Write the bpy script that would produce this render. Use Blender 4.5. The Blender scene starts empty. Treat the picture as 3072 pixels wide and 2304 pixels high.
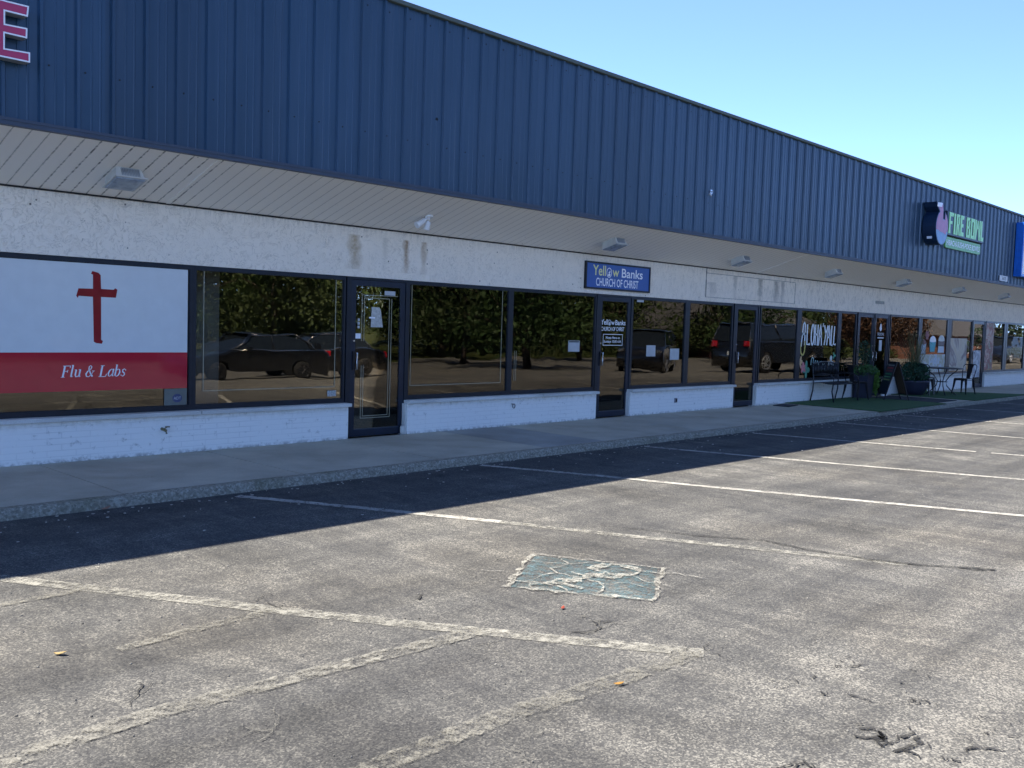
import bpy, math, random
from mathutils import Matrix, Vector, noise
rnd = random.Random(7)
R = math.radians
scene = bpy.context.scene
COL = scene.collection

# ------------------------------------------------------------------ camera
cam_d = bpy.data.cameras.new("camera"); cam = bpy.data.objects.new("camera", cam_d); COL.objects.link(cam)
scene.camera = cam
cam_d.sensor_width = 36; cam_d.lens = 32.98; cam_d.clip_end = 2000; cam_d.clip_start = 0.05
_r = Vector((0.694547, -0.718784, 0.030885)); _d = Vector((-0.024892, -0.066912, -0.997448)); _f = Vector((0.719017, 0.692006, -0.064366))
M = Matrix((( _r.x, -_d.x, -_f.x, 0.0), (_r.y, -_d.y, -_f.y, -10.453), (_r.z, -_d.z, -_f.z, 1.631), (0, 0, 0, 1)))
cam.matrix_world = M

# ------------------------------------------------------------------ light
SUN_EL, SUN_AZ = R(56.8), R(40)          # azimuth measured from +Y towards -X
world = bpy.data.worlds.new("World"); scene.world = world; world.use_nodes = True
wn = world.node_tree.nodes; wl = world.node_tree.links
sky = wn.new("ShaderNodeTexSky"); sky.sky_type = 'NISHITA'; sky.sun_disc = False
sky.sun_elevation = SUN_EL; sky.sun_rotation = SUN_AZ; sky.air_density = 0.155; sky.dust_density = 0.0; sky.ozone_density = 3.2
wl.new(sky.outputs[0], wn["Background"].inputs[0]); wn["Background"].inputs[1].default_value = 0.15
sun_d = bpy.data.lights.new("sun", 'SUN'); sun_d.energy = 2.0; sun_d.angle = R(0.53); sun_d.color = (1.0, 0.92, 0.80)
sun = bpy.data.objects.new("sun", sun_d); COL.objects.link(sun)
to_sun = Vector((-math.sin(SUN_AZ) * math.cos(SUN_EL), math.cos(SUN_AZ) * math.cos(SUN_EL), math.sin(SUN_EL)))
sun.rotation_euler = to_sun.to_track_quat('Z', 'Y').to_euler()
sun.location = to_sun * 60
vs = scene.view_settings
vs.view_transform = 'Standard'; vs.look = 'None'; vs.gamma = 1.0; vs.exposure = 2.65; vs.use_curve_mapping = False
scene.cycles.max_bounces = 8; scene.cycles.transparent_max_bounces = 16; scene.cycles.glossy_bounces = 4
scene.cycles.use_denoising = True

# ------------------------------------------------------------------ helpers: nodes
class NT:
    def __init__(s, name):
        s.m = bpy.data.materials.new(name); s.m.use_nodes = True
        s.t = s.m.node_tree; s.n = s.t.nodes; s.l = s.t.links
        s.b = s.n["Principled BSDF"]; s.out = s.n["Material Output"]; s._co = None
    def co(s):
        if s._co is None:
            g = s.n.new("ShaderNodeNewGeometry"); s._co = g.outputs["Position"]
        return s._co
    def map(s, scale, src=None, rot=(0, 0, 0)):
        m = s.n.new("ShaderNodeMapping"); m.inputs["Scale"].default_value = scale; m.inputs["Rotation"].default_value = rot
        s.l.new(src or s.co(), m.inputs[0]); return m.outputs[0]
    def noise(s, scale, detail=3, rough=0.55, dist=0.0, src=None):
        n = s.n.new("ShaderNodeTexNoise"); n.inputs["Scale"].default_value = scale; n.inputs["Detail"].default_value = detail
        n.inputs["Roughness"].default_value = rough; n.inputs["Distortion"].default_value = dist
        s.l.new(src or s.co(), n.inputs["Vector"]); return n.outputs["Fac"]
    def voro(s, scale, feature='F1', out="Distance", src=None, rand=1.0):
        n = s.n.new("ShaderNodeTexVoronoi"); n.feature = feature; n.inputs["Scale"].default_value = scale
        n.inputs["Randomness"].default_value = rand
        s.l.new(src or s.co(), n.inputs["Vector"]); return n.outputs[out]
    def ramp(s, src, stops, interp='LINEAR'):
        n = s.n.new("ShaderNodeValToRGB"); cr = n.color_ramp; cr.interpolation = interp
        while len(cr.elements) < len(stops): cr.elements.new(0.5)
        for e, (p, c) in zip(cr.elements, stops):
            e.position = p; e.color = (c, c, c, 1) if not isinstance(c, (tuple, list)) else (*c, 1)
        s.l.new(src, n.inputs[0]); return n.outputs[0]
    def mix(s, fac, a, b, blend='MIX'):
        n = s.n.new("ShaderNodeMix"); n.data_type = 'RGBA'; n.blend_type = blend
        for ix, v in ((0, fac), (6, a), (7, b)):
            inp = n.inputs[ix]
            if isinstance(v, bpy.types.NodeSocket): s.l.new(v, inp)
            elif isinstance(v, (tuple, list)): inp.default_value = (*v[:3], 1)
            else: inp.default_value = v if ix == 0 else (v, v, v, 1)
        return n.outputs[2]
    def math(s, op, a, b=0.0, c=0.0, clamp=False):
        n = s.n.new("ShaderNodeMath"); n.operation = op; n.use_clamp = clamp
        for inp, v in zip(n.inputs, (a, b, c)):
            if isinstance(v, bpy.types.NodeSocket): s.l.new(v, inp)
            else: inp.default_value = v
        return n.outputs[0]
    def xyz(s, src=None):
        n = s.n.new("ShaderNodeSeparateXYZ"); s.l.new(src or s.co(), n.inputs[0]); return n.outputs
    def base(s, v):
        i = s.b.inputs["Base Color"]
        if isinstance(v, bpy.types.NodeSocket): s.l.new(v, i)
        else: i.default_value = (*v, 1)
    def set(s, **k):
        for a, v in k.items():
            i = s.b.inputs[{'rough': 'Roughness', 'metal': 'Metallic', 'spec': 'Specular IOR Level', 'alpha': 'Alpha', 'coat': 'Coat Weight'}[a]]
            if isinstance(v, bpy.types.NodeSocket): s.l.new(v, i)
            else: i.default_value = v
    def bump(s, h, strength=0.3, dist=0.01):
        n = s.n.new("ShaderNodeBump"); n.inputs["Strength"].default_value = strength; n.inputs["Distance"].default_value = dist
        s.l.new(h, n.inputs["Height"]); s.l.new(n.outputs[0], s.b.inputs["Normal"]); return n.outputs[0]

def plain(name, c, rough=0.6, metal=0.0, var=0.12, vscale=6.0, bump=0.0, spec=0.5):
    t = NT(name); n = t.noise(vscale, 4)
    f = t.ramp(n, [(0.3, 1 - var), (0.7, 1 + var)])
    t.base(t.mix(1.0, tuple(c), f, 'MULTIPLY')); t.set(rough=rough, metal=metal, spec=spec)
    if bump: t.bump(t.noise(vscale * 12, 4), bump, 0.004)
    return t.m

# ------------------------------------------------------------------ helpers: meshes
class MB:
    def __init__(s): s.v = []; s.f = []; s.sm = []
    def face(s, pts, smooth=False):
        i = len(s.v); s.v += [tuple(p) for p in pts]; s.f.append(tuple(range(i, i + len(pts)))); s.sm.append(smooth)
    def box(s, x0, x1, y0, y1, z0, z1, skip=''):
        i = len(s.v)
        s.v += [(x0, y0, z0), (x1, y0, z0), (x1, y1, z0), (x0, y1, z0), (x0, y0, z1), (x1, y0, z1), (x1, y1, z1), (x0, y1, z1)]
        for f, k in (((0, 3, 2, 1), 'b'), ((4, 5, 6, 7), 't'), ((0, 1, 5, 4), 'f'), ((2, 3, 7, 6), 'k'), ((1, 2, 6, 5), 'r'), ((3, 0, 4, 7), 'l')):
            if k not in skip: s.f.append(tuple(i + a for a in f)); s.sm.append(False)
        return s
    def rbox(s, x0, x1, y0, y1, z0, z1, b=0.006):   # chamfered box
        i = len(s.v); P = []
        for z, k in ((z0, b), (z0 + b, 0), (z1 - b, 0), (z1, b)):
            P.append([(x0 + k + b, y0 + k, z), (x1 - k - b, y0 + k, z), (x1 - k, y0 + k + b, z), (x1 - k, y1 - k - b, z), (x1 - k - b, y1 - k, z), (x0 + k + b, y1 - k, z), (x0 + k, y1 - k - b, z), (x0 + k, y0 + k + b, z)])
        s.loft(P, closed=True, cap=True, smooth=False); return s
    def loft(s, rings, closed=True, cap=True, smooth=True):
        i = len(s.v); n = len(rings[0])
        for r in rings: s.v += [tuple(p) for p in r]
        for a in range(len(rings) - 1):
            for b in range(n if closed else n - 1):
                c = (b + 1) % n
                s.f.append((i + a * n + b, i + a * n + c, i + (a + 1) * n + c, i + (a + 1) * n + b)); s.sm.append(smooth)
        if cap:
            s.f.append(tuple(i + b for b in range(n - 1, -1, -1))); s.sm.append(False)
            s.f.append(tuple(i + (len(rings) - 1) * n + b for b in range(n))); s.sm.append(False)
        return s
    def tube(s, pts, r, n=8, smooth=True):
        pts = [Vector(p) for p in pts]; rr = r if isinstance(r, (list, tuple)) else [r] * len(pts)
        rings = []; up = Vector((0, 0, 1))
        for k, p in enumerate(pts):
            t = (pts[min(k + 1, len(pts) - 1)] - pts[max(k - 1, 0)]).normalized()
            u = up if abs(t.dot(up)) < 0.95 else Vector((0, 1, 0))
            a = t.cross(u).normalized(); b = a.cross(t).normalized()
            rings.append([p + a * math.cos(2 * math.pi * j / n) * rr[k] + b * math.sin(2 * math.pi * j / n) * rr[k] for j in range(n)])
        s.loft(rings, True, True, smooth); return s
    def cyl(s, c, r, z0, z1, n=24, r2=None, smooth=True):
        r2 = r if r2 is None else r2
        s.loft([[(c[0] + q * math.cos(2 * math.pi * j / n), c[1] + q * math.sin(2 * math.pi * j / n), z) for j in range(n)] for q, z in ((r, z0), (r2, z1))], True, True, smooth); return s
    def prism_y(s, poly, y0, y1):      # polygon in XZ extruded along y; y0 is the front
        i = len(s.v); n = len(poly)
        s.v += [(x, y0, z) for x, z in poly] + [(x, y1, z) for x, z in poly]
        s.f.append(tuple(range(i, i + n))); s.f.append(tuple(range(i + 2 * n - 1, i + n - 1, -1))); s.sm += [False, False]
        for k in range(n):
            c = (k + 1) % n; s.f.append((i + k, i + n + k, i + n + c, i + c)); s.sm.append(False)
        return s
    def stroke(s, pts, w, y0, y1, caps=True):     # painted stroke in the XZ plane
        P = [Vector((p[0], p[1])) for p in pts]; L = []; Rr = []; n = len(P)
        ww = w if isinstance(w, (list, tuple)) else [w] * n
        for k in range(n):
            t = (P[min(k + 1, n - 1)] - P[max(k - 1, 0)]);  t = t.normalized() if t.length > 1e-9 else Vector((1, 0))
            q = Vector((-t.y, t.x)) * ww[k] / 2
            L.append(P[k] + q); Rr.append(P[k] - q)
        for k in range(n - 1):
            s.prism_y([(Rr[k].x, Rr[k].y), (Rr[k + 1].x, Rr[k + 1].y), (L[k + 1].x, L[k + 1].y), (L[k].x, L[k].y)], y0, y1)
        return s
    def build(s, name, mat, parent=None, world=True, bevel=0.0, auto=False):
        me = bpy.data.meshes.new(name); me.from_pydata(s.v, [], s.f); me.update()
        me.polygons.foreach_set("use_smooth", s.sm)
        o = bpy.data.objects.new(name, me); COL.objects.link(o)
        if mat: me.materials.append(mat)
        if parent is not None:
            o.parent = parent
            if world and parent.parent is None: o.location = -parent.location
        if bevel:
            m = o.modifiers.new("bevel", 'BEVEL'); m.width = bevel; m.segments = 2; m.limit_method = 'ANGLE'; m.angle_limit = R(40)
        return o

def tag(o, label=None, cat=None, group=None, kind=None):
    if label: o['label'] = label
    if cat: o['category'] = cat
    if group: o['group'] = group
    if kind: o['kind'] = kind
    return o
def empty(name, loc=(0, 0, 0), rz=0.0, label=None, cat=None, group=None):
    o = bpy.data.objects.new(name, None); COL.objects.link(o); o.location = loc; o.rotation_euler = (0, 0, rz); o.empty_display_size = 0.2
    return tag(o, label, cat, group)
def copy_tree(o, parent=None):
    c = o.copy(); COL.objects.link(c); c.parent = parent
    for ch in list(o.children): copy_tree(ch, c)
    return c
def text_mb(txt, x0, x1, z0, z1, y, depth=0.004, bold=0.0, shear=0.0, mb=None, space=1.0):
    """lettering fitted to a box in the XZ plane, reading from the -y side"""
    cu = bpy.data.curves.new("t", 'FONT'); cu.body = txt; cu.offset = bold; cu.shear = shear; cu.resolution_u = 4; cu.space_character = space
    ob = bpy.data.objects.new("t", cu); COL.objects.link(ob)
    dg = bpy.context.evaluated_depsgraph_get(); me = ob.evaluated_get(dg).to_mesh()
    vs_ = [v.co.copy() for v in me.vertices]; fs = [tuple(p.vertices) for p in me.polygons]
    ob.to_mesh_clear(); bpy.data.objects.remove(ob); bpy.data.curves.remove(cu)
    xa, xb = min(v.x for v in vs_), max(v.x for v in vs_); ya, yb = min(v.y for v in vs_), max(v.y for v in vs_)
    mb = mb or MB(); i = len(mb.v)
    mb.v += [(x0 + (v.x - xa) / (xb - xa) * (x1 - x0), y, z0 + (v.y - ya) / (yb - ya) * (z1 - z0)) for v in vs_]
    mb.f += [tuple(i + a for a in f) for f in fs]; mb.sm += [False] * len(fs)
    return mb

# ------------------------------------------------------------------ materials
GZ = -0.0875
def lerp(a, b, t): return a + (b - a) * t
def gz(y):                                           # the lot falls gently away from the shops
    if y > -10.5: return GZ
    if y > -17: return GZ - 0.055 * (-10.5 - y)
    if y > -34: return GZ - 0.3575 - 0.032 * (-17 - y)
    return GZ - 0.3575 - 0.544

def m_asphalt():
    t = NT("asphalt"); x, y, z = t.xyz()
    sep = t.n.new("ShaderNodeSeparateColor"); t.l.new(t.voro(125, 'F1', "Color"), sep.inputs[0]); st = sep.outputs[0]
    grain = t.noise(210, 3, 0.7); mid = t.noise(28, 4, 0.65)
    patch = t.noise(0.5, 5, 0.6, 0.5)
    wisp = t.noise(2.2, 7, 0.72, 0.9, t.map((1.0, 0.42, 1.0), rot=(0, 0, R(26))))
    streak = t.noise(1.1, 5, 0.62, 0.3, t.map((0.25, 2.6, 1.0), rot=(0, 0, R(-33))))
    fine_str = t.noise(3.5, 5, 0.7, 0.2, t.map((2.4, 0.3, 1.0), rot=(0, 0, R(28))))
    # darker against the kerb, paler with more stone showing away from the shops
    dist = t.ramp(t.math('MULTIPLY', y, -0.1), [(0.26, -0.03), (0.42, 0.11), (0.60, 0.075), (0.78, 0.095), (0.92, 0.22)])
    wear = t.math('ADD', t.math('MULTIPLY', t.math('SUBTRACT', patch, 0.5), 0.28), t.math('ADD', t.math('MULTIPLY', t.math('SUBTRACT', wisp, 0.5), 0.60), t.math('ADD', t.math('MULTIPLY', t.math('SUBTRACT', streak, 0.5), 0.42), t.math('MULTIPLY', t.math('SUBTRACT', fine_str, 0.5), 0.22))))
    pick = t.math('ADD', t.math('MULTIPLY', st, 0.42), t.math('ADD', t.math('MULTIPLY', grain, 0.40), t.math('MULTIPLY', mid, 0.24)))
    k = t.math('ADD', pick, t.math('ADD', wear, dist))
    c = t.ramp(k, [(0.28, (0.037, 0.038, 0.041)), (0.48, (0.066, 0.067, 0.068)), (0.66, (0.094, 0.094, 0.091)), (0.80, (0.155, 0.152, 0.140)), (0.96, (0.29, 0.28, 0.25))])
    track = t.ramp(t.noise(1.0, 3, 0.55, 0.15, t.map((0.16, 2.4, 1.0), rot=(0, 0, R(8)))), [(0.36, 0.86), (0.46, 1.0)])
    c = t.mix(1.0, c, track, 'MULTIPLY')
    warmz = t.ramp(t.noise(0.45, 3), [(0.50, 0), (0.70, 0.4)]); c = t.mix(warmz, c, t.mix(1.0, c, (1.08, 1.0, 0.88), 'MULTIPLY'))
    stain = t.ramp(t.noise(0.9, 4, 0.6, 0.8), [(0.30, 0.82), (0.44, 1.0)])
    oil = t.ramp(t.voro(0.55, 'F1', "Distance", t.map((1, 0.8, 1))), [(0.08, 0.75), (0.28, 1.0)])
    t.base(t.mix(1.0, t.mix(1.0, c, stain, 'MULTIPLY'), oil, 'MULTIPLY')); t.set(rough=0.93, spec=0.22)
    t.bump(t.math('ADD', grain, t.math('MULTIPLY', st, 0.7)), 0.45, 0.005)
    return t.m
def m_paint(name, col, lo, hi, dirt=0.35, scale=14):
    """worn road paint: flaked through to the asphalt below"""
    t = NT(name)
    n = t.math('ADD', t.math('MULTIPLY', t.noise(scale, 5, 0.7), 0.55), t.math('MULTIPLY', t.noise(90, 4, 0.75), 0.45))
    a = t.ramp(n, [(lo, 0), (hi, 1)])
    d = t.ramp(t.noise(3, 4), [(0.3, 1 - dirt), (0.7, 1)])
    t.base(t.mix(1.0, col, d, 'MULTIPLY')); t.set(rough=0.85, alpha=a, spec=0.2)
    return t.m
def m_concrete(name, c=(0.2, 0.2, 0.18)):
    t = NT(name); a = t.noise(1.2, 5, 0.6); b = t.noise(60, 4, 0.7); s = t.voro(9, 'F1', "Distance")
    col = t.mix(t.ramp(a, [(0.3, 0), (0.7, 1)]), tuple(v * 0.78 for v in c), tuple(v * 1.15 for v in c))
    col = t.mix(t.ramp(b, [(0.35, 0.35), (0.7, 0.0)]), col, tuple(v * 0.5 for v in c))
    col = t.mix(t.ramp(t.noise(0.7, 5, 0.65, 1.0), [(0.5, 0), (0.72, 0.4)]), col, (c[0] * 0.55, c[1] * 0.5, c[2] * 0.45))
    spots = t.ramp(s, [(0.035, 1.0), (0.06, 0.0)]); sparse = t.ramp(t.noise(2.3, 2), [(0.5, 0), (0.56, 1)])
    col = t.mix(t.math('MULTIPLY', spots, sparse), col, (0.035, 0.035, 0.03))
    t.base(col); t.set(rough=0.9, spec=0.3); t.bump(b, 0.25, 0.004); return t.m
def m_kerb():
    t = NT("kerb_aggregate"); v = t.voro(55, 'F1', "Color"); sep = t.n.new("ShaderNodeSeparateColor"); t.l.new(v, sep.inputs[0])
    g = t.noise(70, 5, 0.7)
    col = t.ramp(t.math('ADD', t.math('MULTIPLY', sep.outputs[0], 0.5), t.math('MULTIPLY', g, 0.6)), [(0.22, (0.19, 0.18, 0.145)), (0.55, (0.30, 0.28, 0.225)), (0.85, (0.46, 0.44, 0.37))])
    moss = t.ramp(t.noise(1.7, 4), [(0.55, 0), (0.68, 0.35)])
    t.base(t.mix(moss, col, (0.10, 0.11, 0.05))); t.set(rough=0.95, spec=0.2); t.bump(g, 0.8, 0.02); return t.m
def m_stucco(name, stains=None):
    t = NT(name); x, y, z = t.xyz()
    warp = t.noise(3.0, 3, 0.6, 1.5)
    n = t.n.new("ShaderNodeTexNoise"); n.inputs["Scale"].default_value = 7; n.inputs["Detail"].default_value = 4; n.inputs["Distortion"].default_value = 2.6
    t.l.new(t.co(), n.inputs["Vector"]); sw = n.outputs["Fac"]
    ridge = t.ramp(t.math('ABSOLUTE', t.math('SUBTRACT', sw, 0.5)), [(0.0, 1.0), (0.035, 0.0)])
    c = t.mix(t.math('MULTIPLY', ridge, t.ramp(warp, [(0.35, 0.08), (0.65, 0.60)])), (0.96, 0.88, 0.745), (0.50, 0.46, 0.38))
    chips = t.math('MULTIPLY', t.ramp(t.noise(26, 3, 0.7), [(0.66, 0), (0.69, 1)]), t.ramp(t.noise(1.0, 2), [(0.45, 0), (0.6, 0.7)]))
    c = t.mix(chips, c, (0.40, 0.36, 0.28))
    specks = t.math('MULTIPLY', t.ramp(t.voro(5.5), [(0.04, 1), (0.075, 0)]), t.ramp(t.noise(1.4, 2), [(0.42, 0), (0.48, 1)]))
    c = t.mix(specks, c, (0.14, 0.13, 0.11))
    top = t.ramp(t.math('SUBTRACT', z, 2.0), [(0.72, 0), (0.86, 0.5)])       # darker streaked band towards the soffit
    c = t.mix(t.math('MULTIPLY', top, t.ramp(t.noise(9, 5, 0.7, 0, t.map((3, 1, 0.35))), [(0.45, 0), (0.75, 1)])), c, (0.38, 0.34, 0.27))
    farx = t.ramp(t.math('MULTIPLY', x, 0.02), [(0.2, 0.0), (0.42, 1.0)])     # older, mildewed paint further along
    c = t.mix(t.math('MULTIPLY', farx, t.ramp(t.noise(11, 5, 0.75, 0, t.map((1.6, 1, 0.5))), [(0.5, 0), (0.8, 0.75)])), c, (0.30, 0.29, 0.25))
    if stains:
        for (cx, w, z0, z1, col, amt) in stains:
            wob = t.math('ADD', x, t.math('MULTIPLY', t.math('SUBTRACT', t.noise(9, 3), 0.5), w * 1.6))
            g = t.ramp(t.math('ABSOLUTE', t.math('DIVIDE', t.math('SUBTRACT', wob, cx), w)), [(0.25, 1), (1.0, 0)])
            v = t.ramp(t.math('DIVIDE', t.math('SUBTRACT', z, z0), z1 - z0), [(0.0, 0.4), (0.15, 0.7), (0.95, 1), (1.0, 0)])
            f = t.math('MULTIPLY', t.math('MULTIPLY', g, v), t.ramp(t.noise(30, 4, 0.7), [(0.3, amt * 0.55), (0.6, amt)]))
            c = t.mix(f, c, col)
    t.base(c); t.set(rough=0.9, spec=0.2)
    t.bump(t.math('ADD', t.math('MULTIPLY', ridge, 0.6), t.math('ADD', sw, t.math('MULTIPLY', t.noise(40, 4), 0.4))), 0.5, 0.02)
    return t.m
def m_brick():
    t = NT("painted_brick")
    mp = t.n.new("ShaderNodeCombineXYZ"); x, y, z = t.xyz(); t.l.new(t.math('ADD', x, y), mp.inputs[0]); t.l.new(z, mp.inputs[1])
    b = t.n.new("ShaderNodeTexBrick"); b.inputs["Scale"].default_value = 1.0; b.inputs["Brick Width"].default_value = 0.30; b.inputs["Row Height"].default_value = 0.0652
    b.inputs["Mortar Size"].default_value = 0.006; b.inputs["Mortar Smooth"].default_value = 0.6; t.l.new(mp.outputs[0], b.inputs["Vector"])
    n = t.noise(12, 5, 0.7); fac = b.outputs["Fac"]
    c = t.mix(t.math('MULTIPLY', fac, t.ramp(t.noise(2.2, 3), [(0.35, 0.05), (0.65, 0.55)])), (0.88, 0.87, 0.83), (0.60, 0.60, 0.58))
    c = t.mix(t.ramp(n, [(0.60, 0), (0.70, 0.6)]), c, (0.36, 0.36, 0.34))
    low = t.ramp(z, [(0.0, 0.75), (0.05, 0.0)]); c = t.mix(t.math('MULTIPLY', low, t.ramp(t.noise(16, 4, 0.7), [(0.4, 0), (0.6, 1)])), c, (0.22, 0.21, 0.18))
    hi = t.ramp(z, [(0.34, 0.0), (0.44, 0.5)]); c = t.mix(t.math('MULTIPLY', hi, t.ramp(t.noise(10, 4, 0.7), [(0.45, 0), (0.7, 1)])), c, (0.40, 0.36, 0.27))
    t.base(c); t.set(rough=0.7, spec=0.3)
    t.bump(t.math('SUBTRACT', t.math('MULTIPLY', n, 0.5), t.math('MULTIPLY', fac, 0.7)), 0.35, 0.004); return t.m
def m_soffit():
    t = NT("soffit_boards"); x, y, z = t.xyz()
    ph = t.math('FRACT', t.math('DIVIDE', t.math('SUBTRACT', x, 0.005), 0.1583))
    edge = t.math('ABSOLUTE', t.math('SUBTRACT', ph, 0.5))
    groove = t.ramp(edge, [(0.455, 0), (0.485, 1)])
    dash = t.ramp(t.noise(17, 4, 0.7), [(0.47, 0), (0.57, 0.8)])
    near = t.math('MULTIPLY', t.ramp(t.math('MULTIPLY', x, 0.1), [(0.34, 0.3), (0.38, 1.0), (0.50, 1.0), (0.54, 0.12)]), dash)
    c = t.mix(t.noise(0.9, 4), (0.92, 0.885, 0.81), (0.97, 0.94, 0.87))
    c = t.mix(t.math('MULTIPLY', groove, 0.55), c, (0.25, 0.25, 0.24))
    c = t.mix(t.math('MULTIPLY', t.ramp(edge, [(0.41, 0), (0.465, 1)]), near), c, (0.05, 0.05, 0.045))
    c = t.mix(t.math('MULTIPLY', t.ramp(t.voro(4.5), [(0.03, 1), (0.05, 0)]), t.ramp(t.noise(1.1, 2), [(0.52, 0), (0.56, 0.8)])), c, (0.12, 0.12, 0.11))
    t.base(c); t.set(rough=0.55, spec=0.35); t.bump(t.math('SUBTRACT', 1.0, groove), 0.5, 0.008); return t.m
def m_metal_panel():
    t = NT("blue_metal_panel"); x, y, z = t.xyz()
    big = t.noise(0.8, 4, 0.6); st = t.noise(4, 4, 0.6, 0.2, t.map((2.5, 1, 0.12)))
    c = t.mix(t.ramp(big, [(0.3, 0), (0.7, 1)]), (0.012, 0.045, 0.088), (0.0165, 0.054, 0.106))
    c = t.mix(t.ramp(st, [(0.45, 0), (0.75, 0.40)]), c, (0.05, 0.09, 0.15))
    sheet_id = t.math('FLOOR', t.math('DIVIDE', t.math('ADD', x, 0.1), 0.9795)); wn_ = t.n.new("ShaderNodeTexWhiteNoise"); wn_.noise_dimensions = '1D'; t.l.new(sheet_id, wn_.inputs["W"])
    c = t.mix(1.0, c, t.ramp(wn_.outputs["Value"], [(0.0, 0.84), (1.0, 1.14)]), 'MULTIPLY')
    drip = t.math('MULTIPLY', t.ramp(t.noise(9, 4, 0.7, 0.3, t.map((1.6, 1, 0.05))), [(0.55, 0), (0.75, 1)]), t.ramp(t.noise(0.7, 3), [(0.4, 0), (0.6, 0.5)]))
    c = t.mix(drip, c, (0.055, 0.085, 0.12))
    # paint chalked paler beneath the restaurant sign
    gx = t.math('MULTIPLY', t.ramp(t.math('SUBTRACT', t.math('MULTIPLY', x, 0.1), 2.0), [(0.45, 0), (0.5, 1), (0.75, 1), (0.82, 0)]), t.ramp(t.math('MULTIPLY', z, 0.1), [(0.345, 0), (0.36, 1), (0.385, 1), (0.40, 0)]))
    c = t.mix(t.math('MULTIPLY', gx, t.ramp(t.noise(3, 4, 0.7), [(0.4, 0), (0.65, 0.5)])), c, (0.10, 0.17, 0.20))
    t.base(c); t.set(rough=0.33, spec=0.6); t.bump(t.noise(2.2, 2), 0.12, 0.02); return t.m
def m_glass(name="storefront_glass", wav=1.0, keep=0.80):
    t = NT(name); t.n.remove(t.b)
    fr = t.n.new("ShaderNodeFresnel"); fr.inputs[0].default_value = 1.62
    g = t.n.new("ShaderNodeBsdfGlossy"); g.inputs["Color"].default_value = (1.0, 0.91, 0.78, 1); g.inputs["Roughness"].default_value = 0.0
    tr = t.n.new("ShaderNodeBsdfTransparent"); tr.inputs[0].default_value = (keep, keep * 1.0, keep * 0.97, 1)
    bp = t.n.new("ShaderNodeBump"); bp.inputs["Strength"].default_value = 0.20 * wav; bp.inputs["Distance"].default_value = 0.01
    n = t.noise(0.9, 2, 0.45, 0.3, t.map((1.0, 1, 1.8))); t.l.new(n, bp.inputs["Height"]); t.l.new(bp.outputs[0], g.inputs["Normal"])
    mx = t.n.new("ShaderNodeMixShader"); t.l.new(t.math('MULTIPLY', fr.outputs[0], 1.3, clamp=True), mx.inputs[0]); t.l.new(tr.outputs[0], mx.inputs[1]); t.l.new(g.outputs[0], mx.inputs[2])
    t.l.new(mx.outputs[0], t.out.inputs[0]); return t.m
def m_leaf(name, c, var=0.5):
    t = NT(name); n = t.noise(1.1, 3); n2 = t.noise(14, 2)
    f = t.math('ADD', t.math('MULTIPLY', n, 0.5), t.math('MULTIPLY', n2, 0.5))
    t.base(t.ramp(f, [(0.35, tuple(v * (1 - var) for v in c)), (0.65, tuple(v * (1 + var) for v in c))])); t.set(rough=0.6, spec=0.3); return t.m
def m_grass(name, c1, c2):
    t = NT(name); a = t.noise(0.35, 5, 0.65); b = t.noise(30, 4, 0.7)
    t.base(t.mix(b, t.mix(t.ramp(a, [(0.35, 0), (0.65, 1)]), c1, c2), tuple(v * 0.5 for v in c1))); t.set(rough=0.95, spec=0.1); t.bump(b, 0.7, 0.03); return t.m
def m_poster(name, cols, seed, sc=2.4):
    t = NT(name); co = t.map((1, 1, 1)); mp = [n for n in t.n if n.bl_idname == "ShaderNodeMapping"][-1]; mp.inputs["Location"].default_value = (seed, seed * 0.7, 0)
    n = t.noise(sc, 3, 0.5, 1.2, co)
    k = len(cols); t.base(t.ramp(n, [(0.28 + 0.44 * i / (k - 1), c) for i, c in enumerate(cols)])); t.set(rough=0.5, spec=0.3); return t.m

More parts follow.
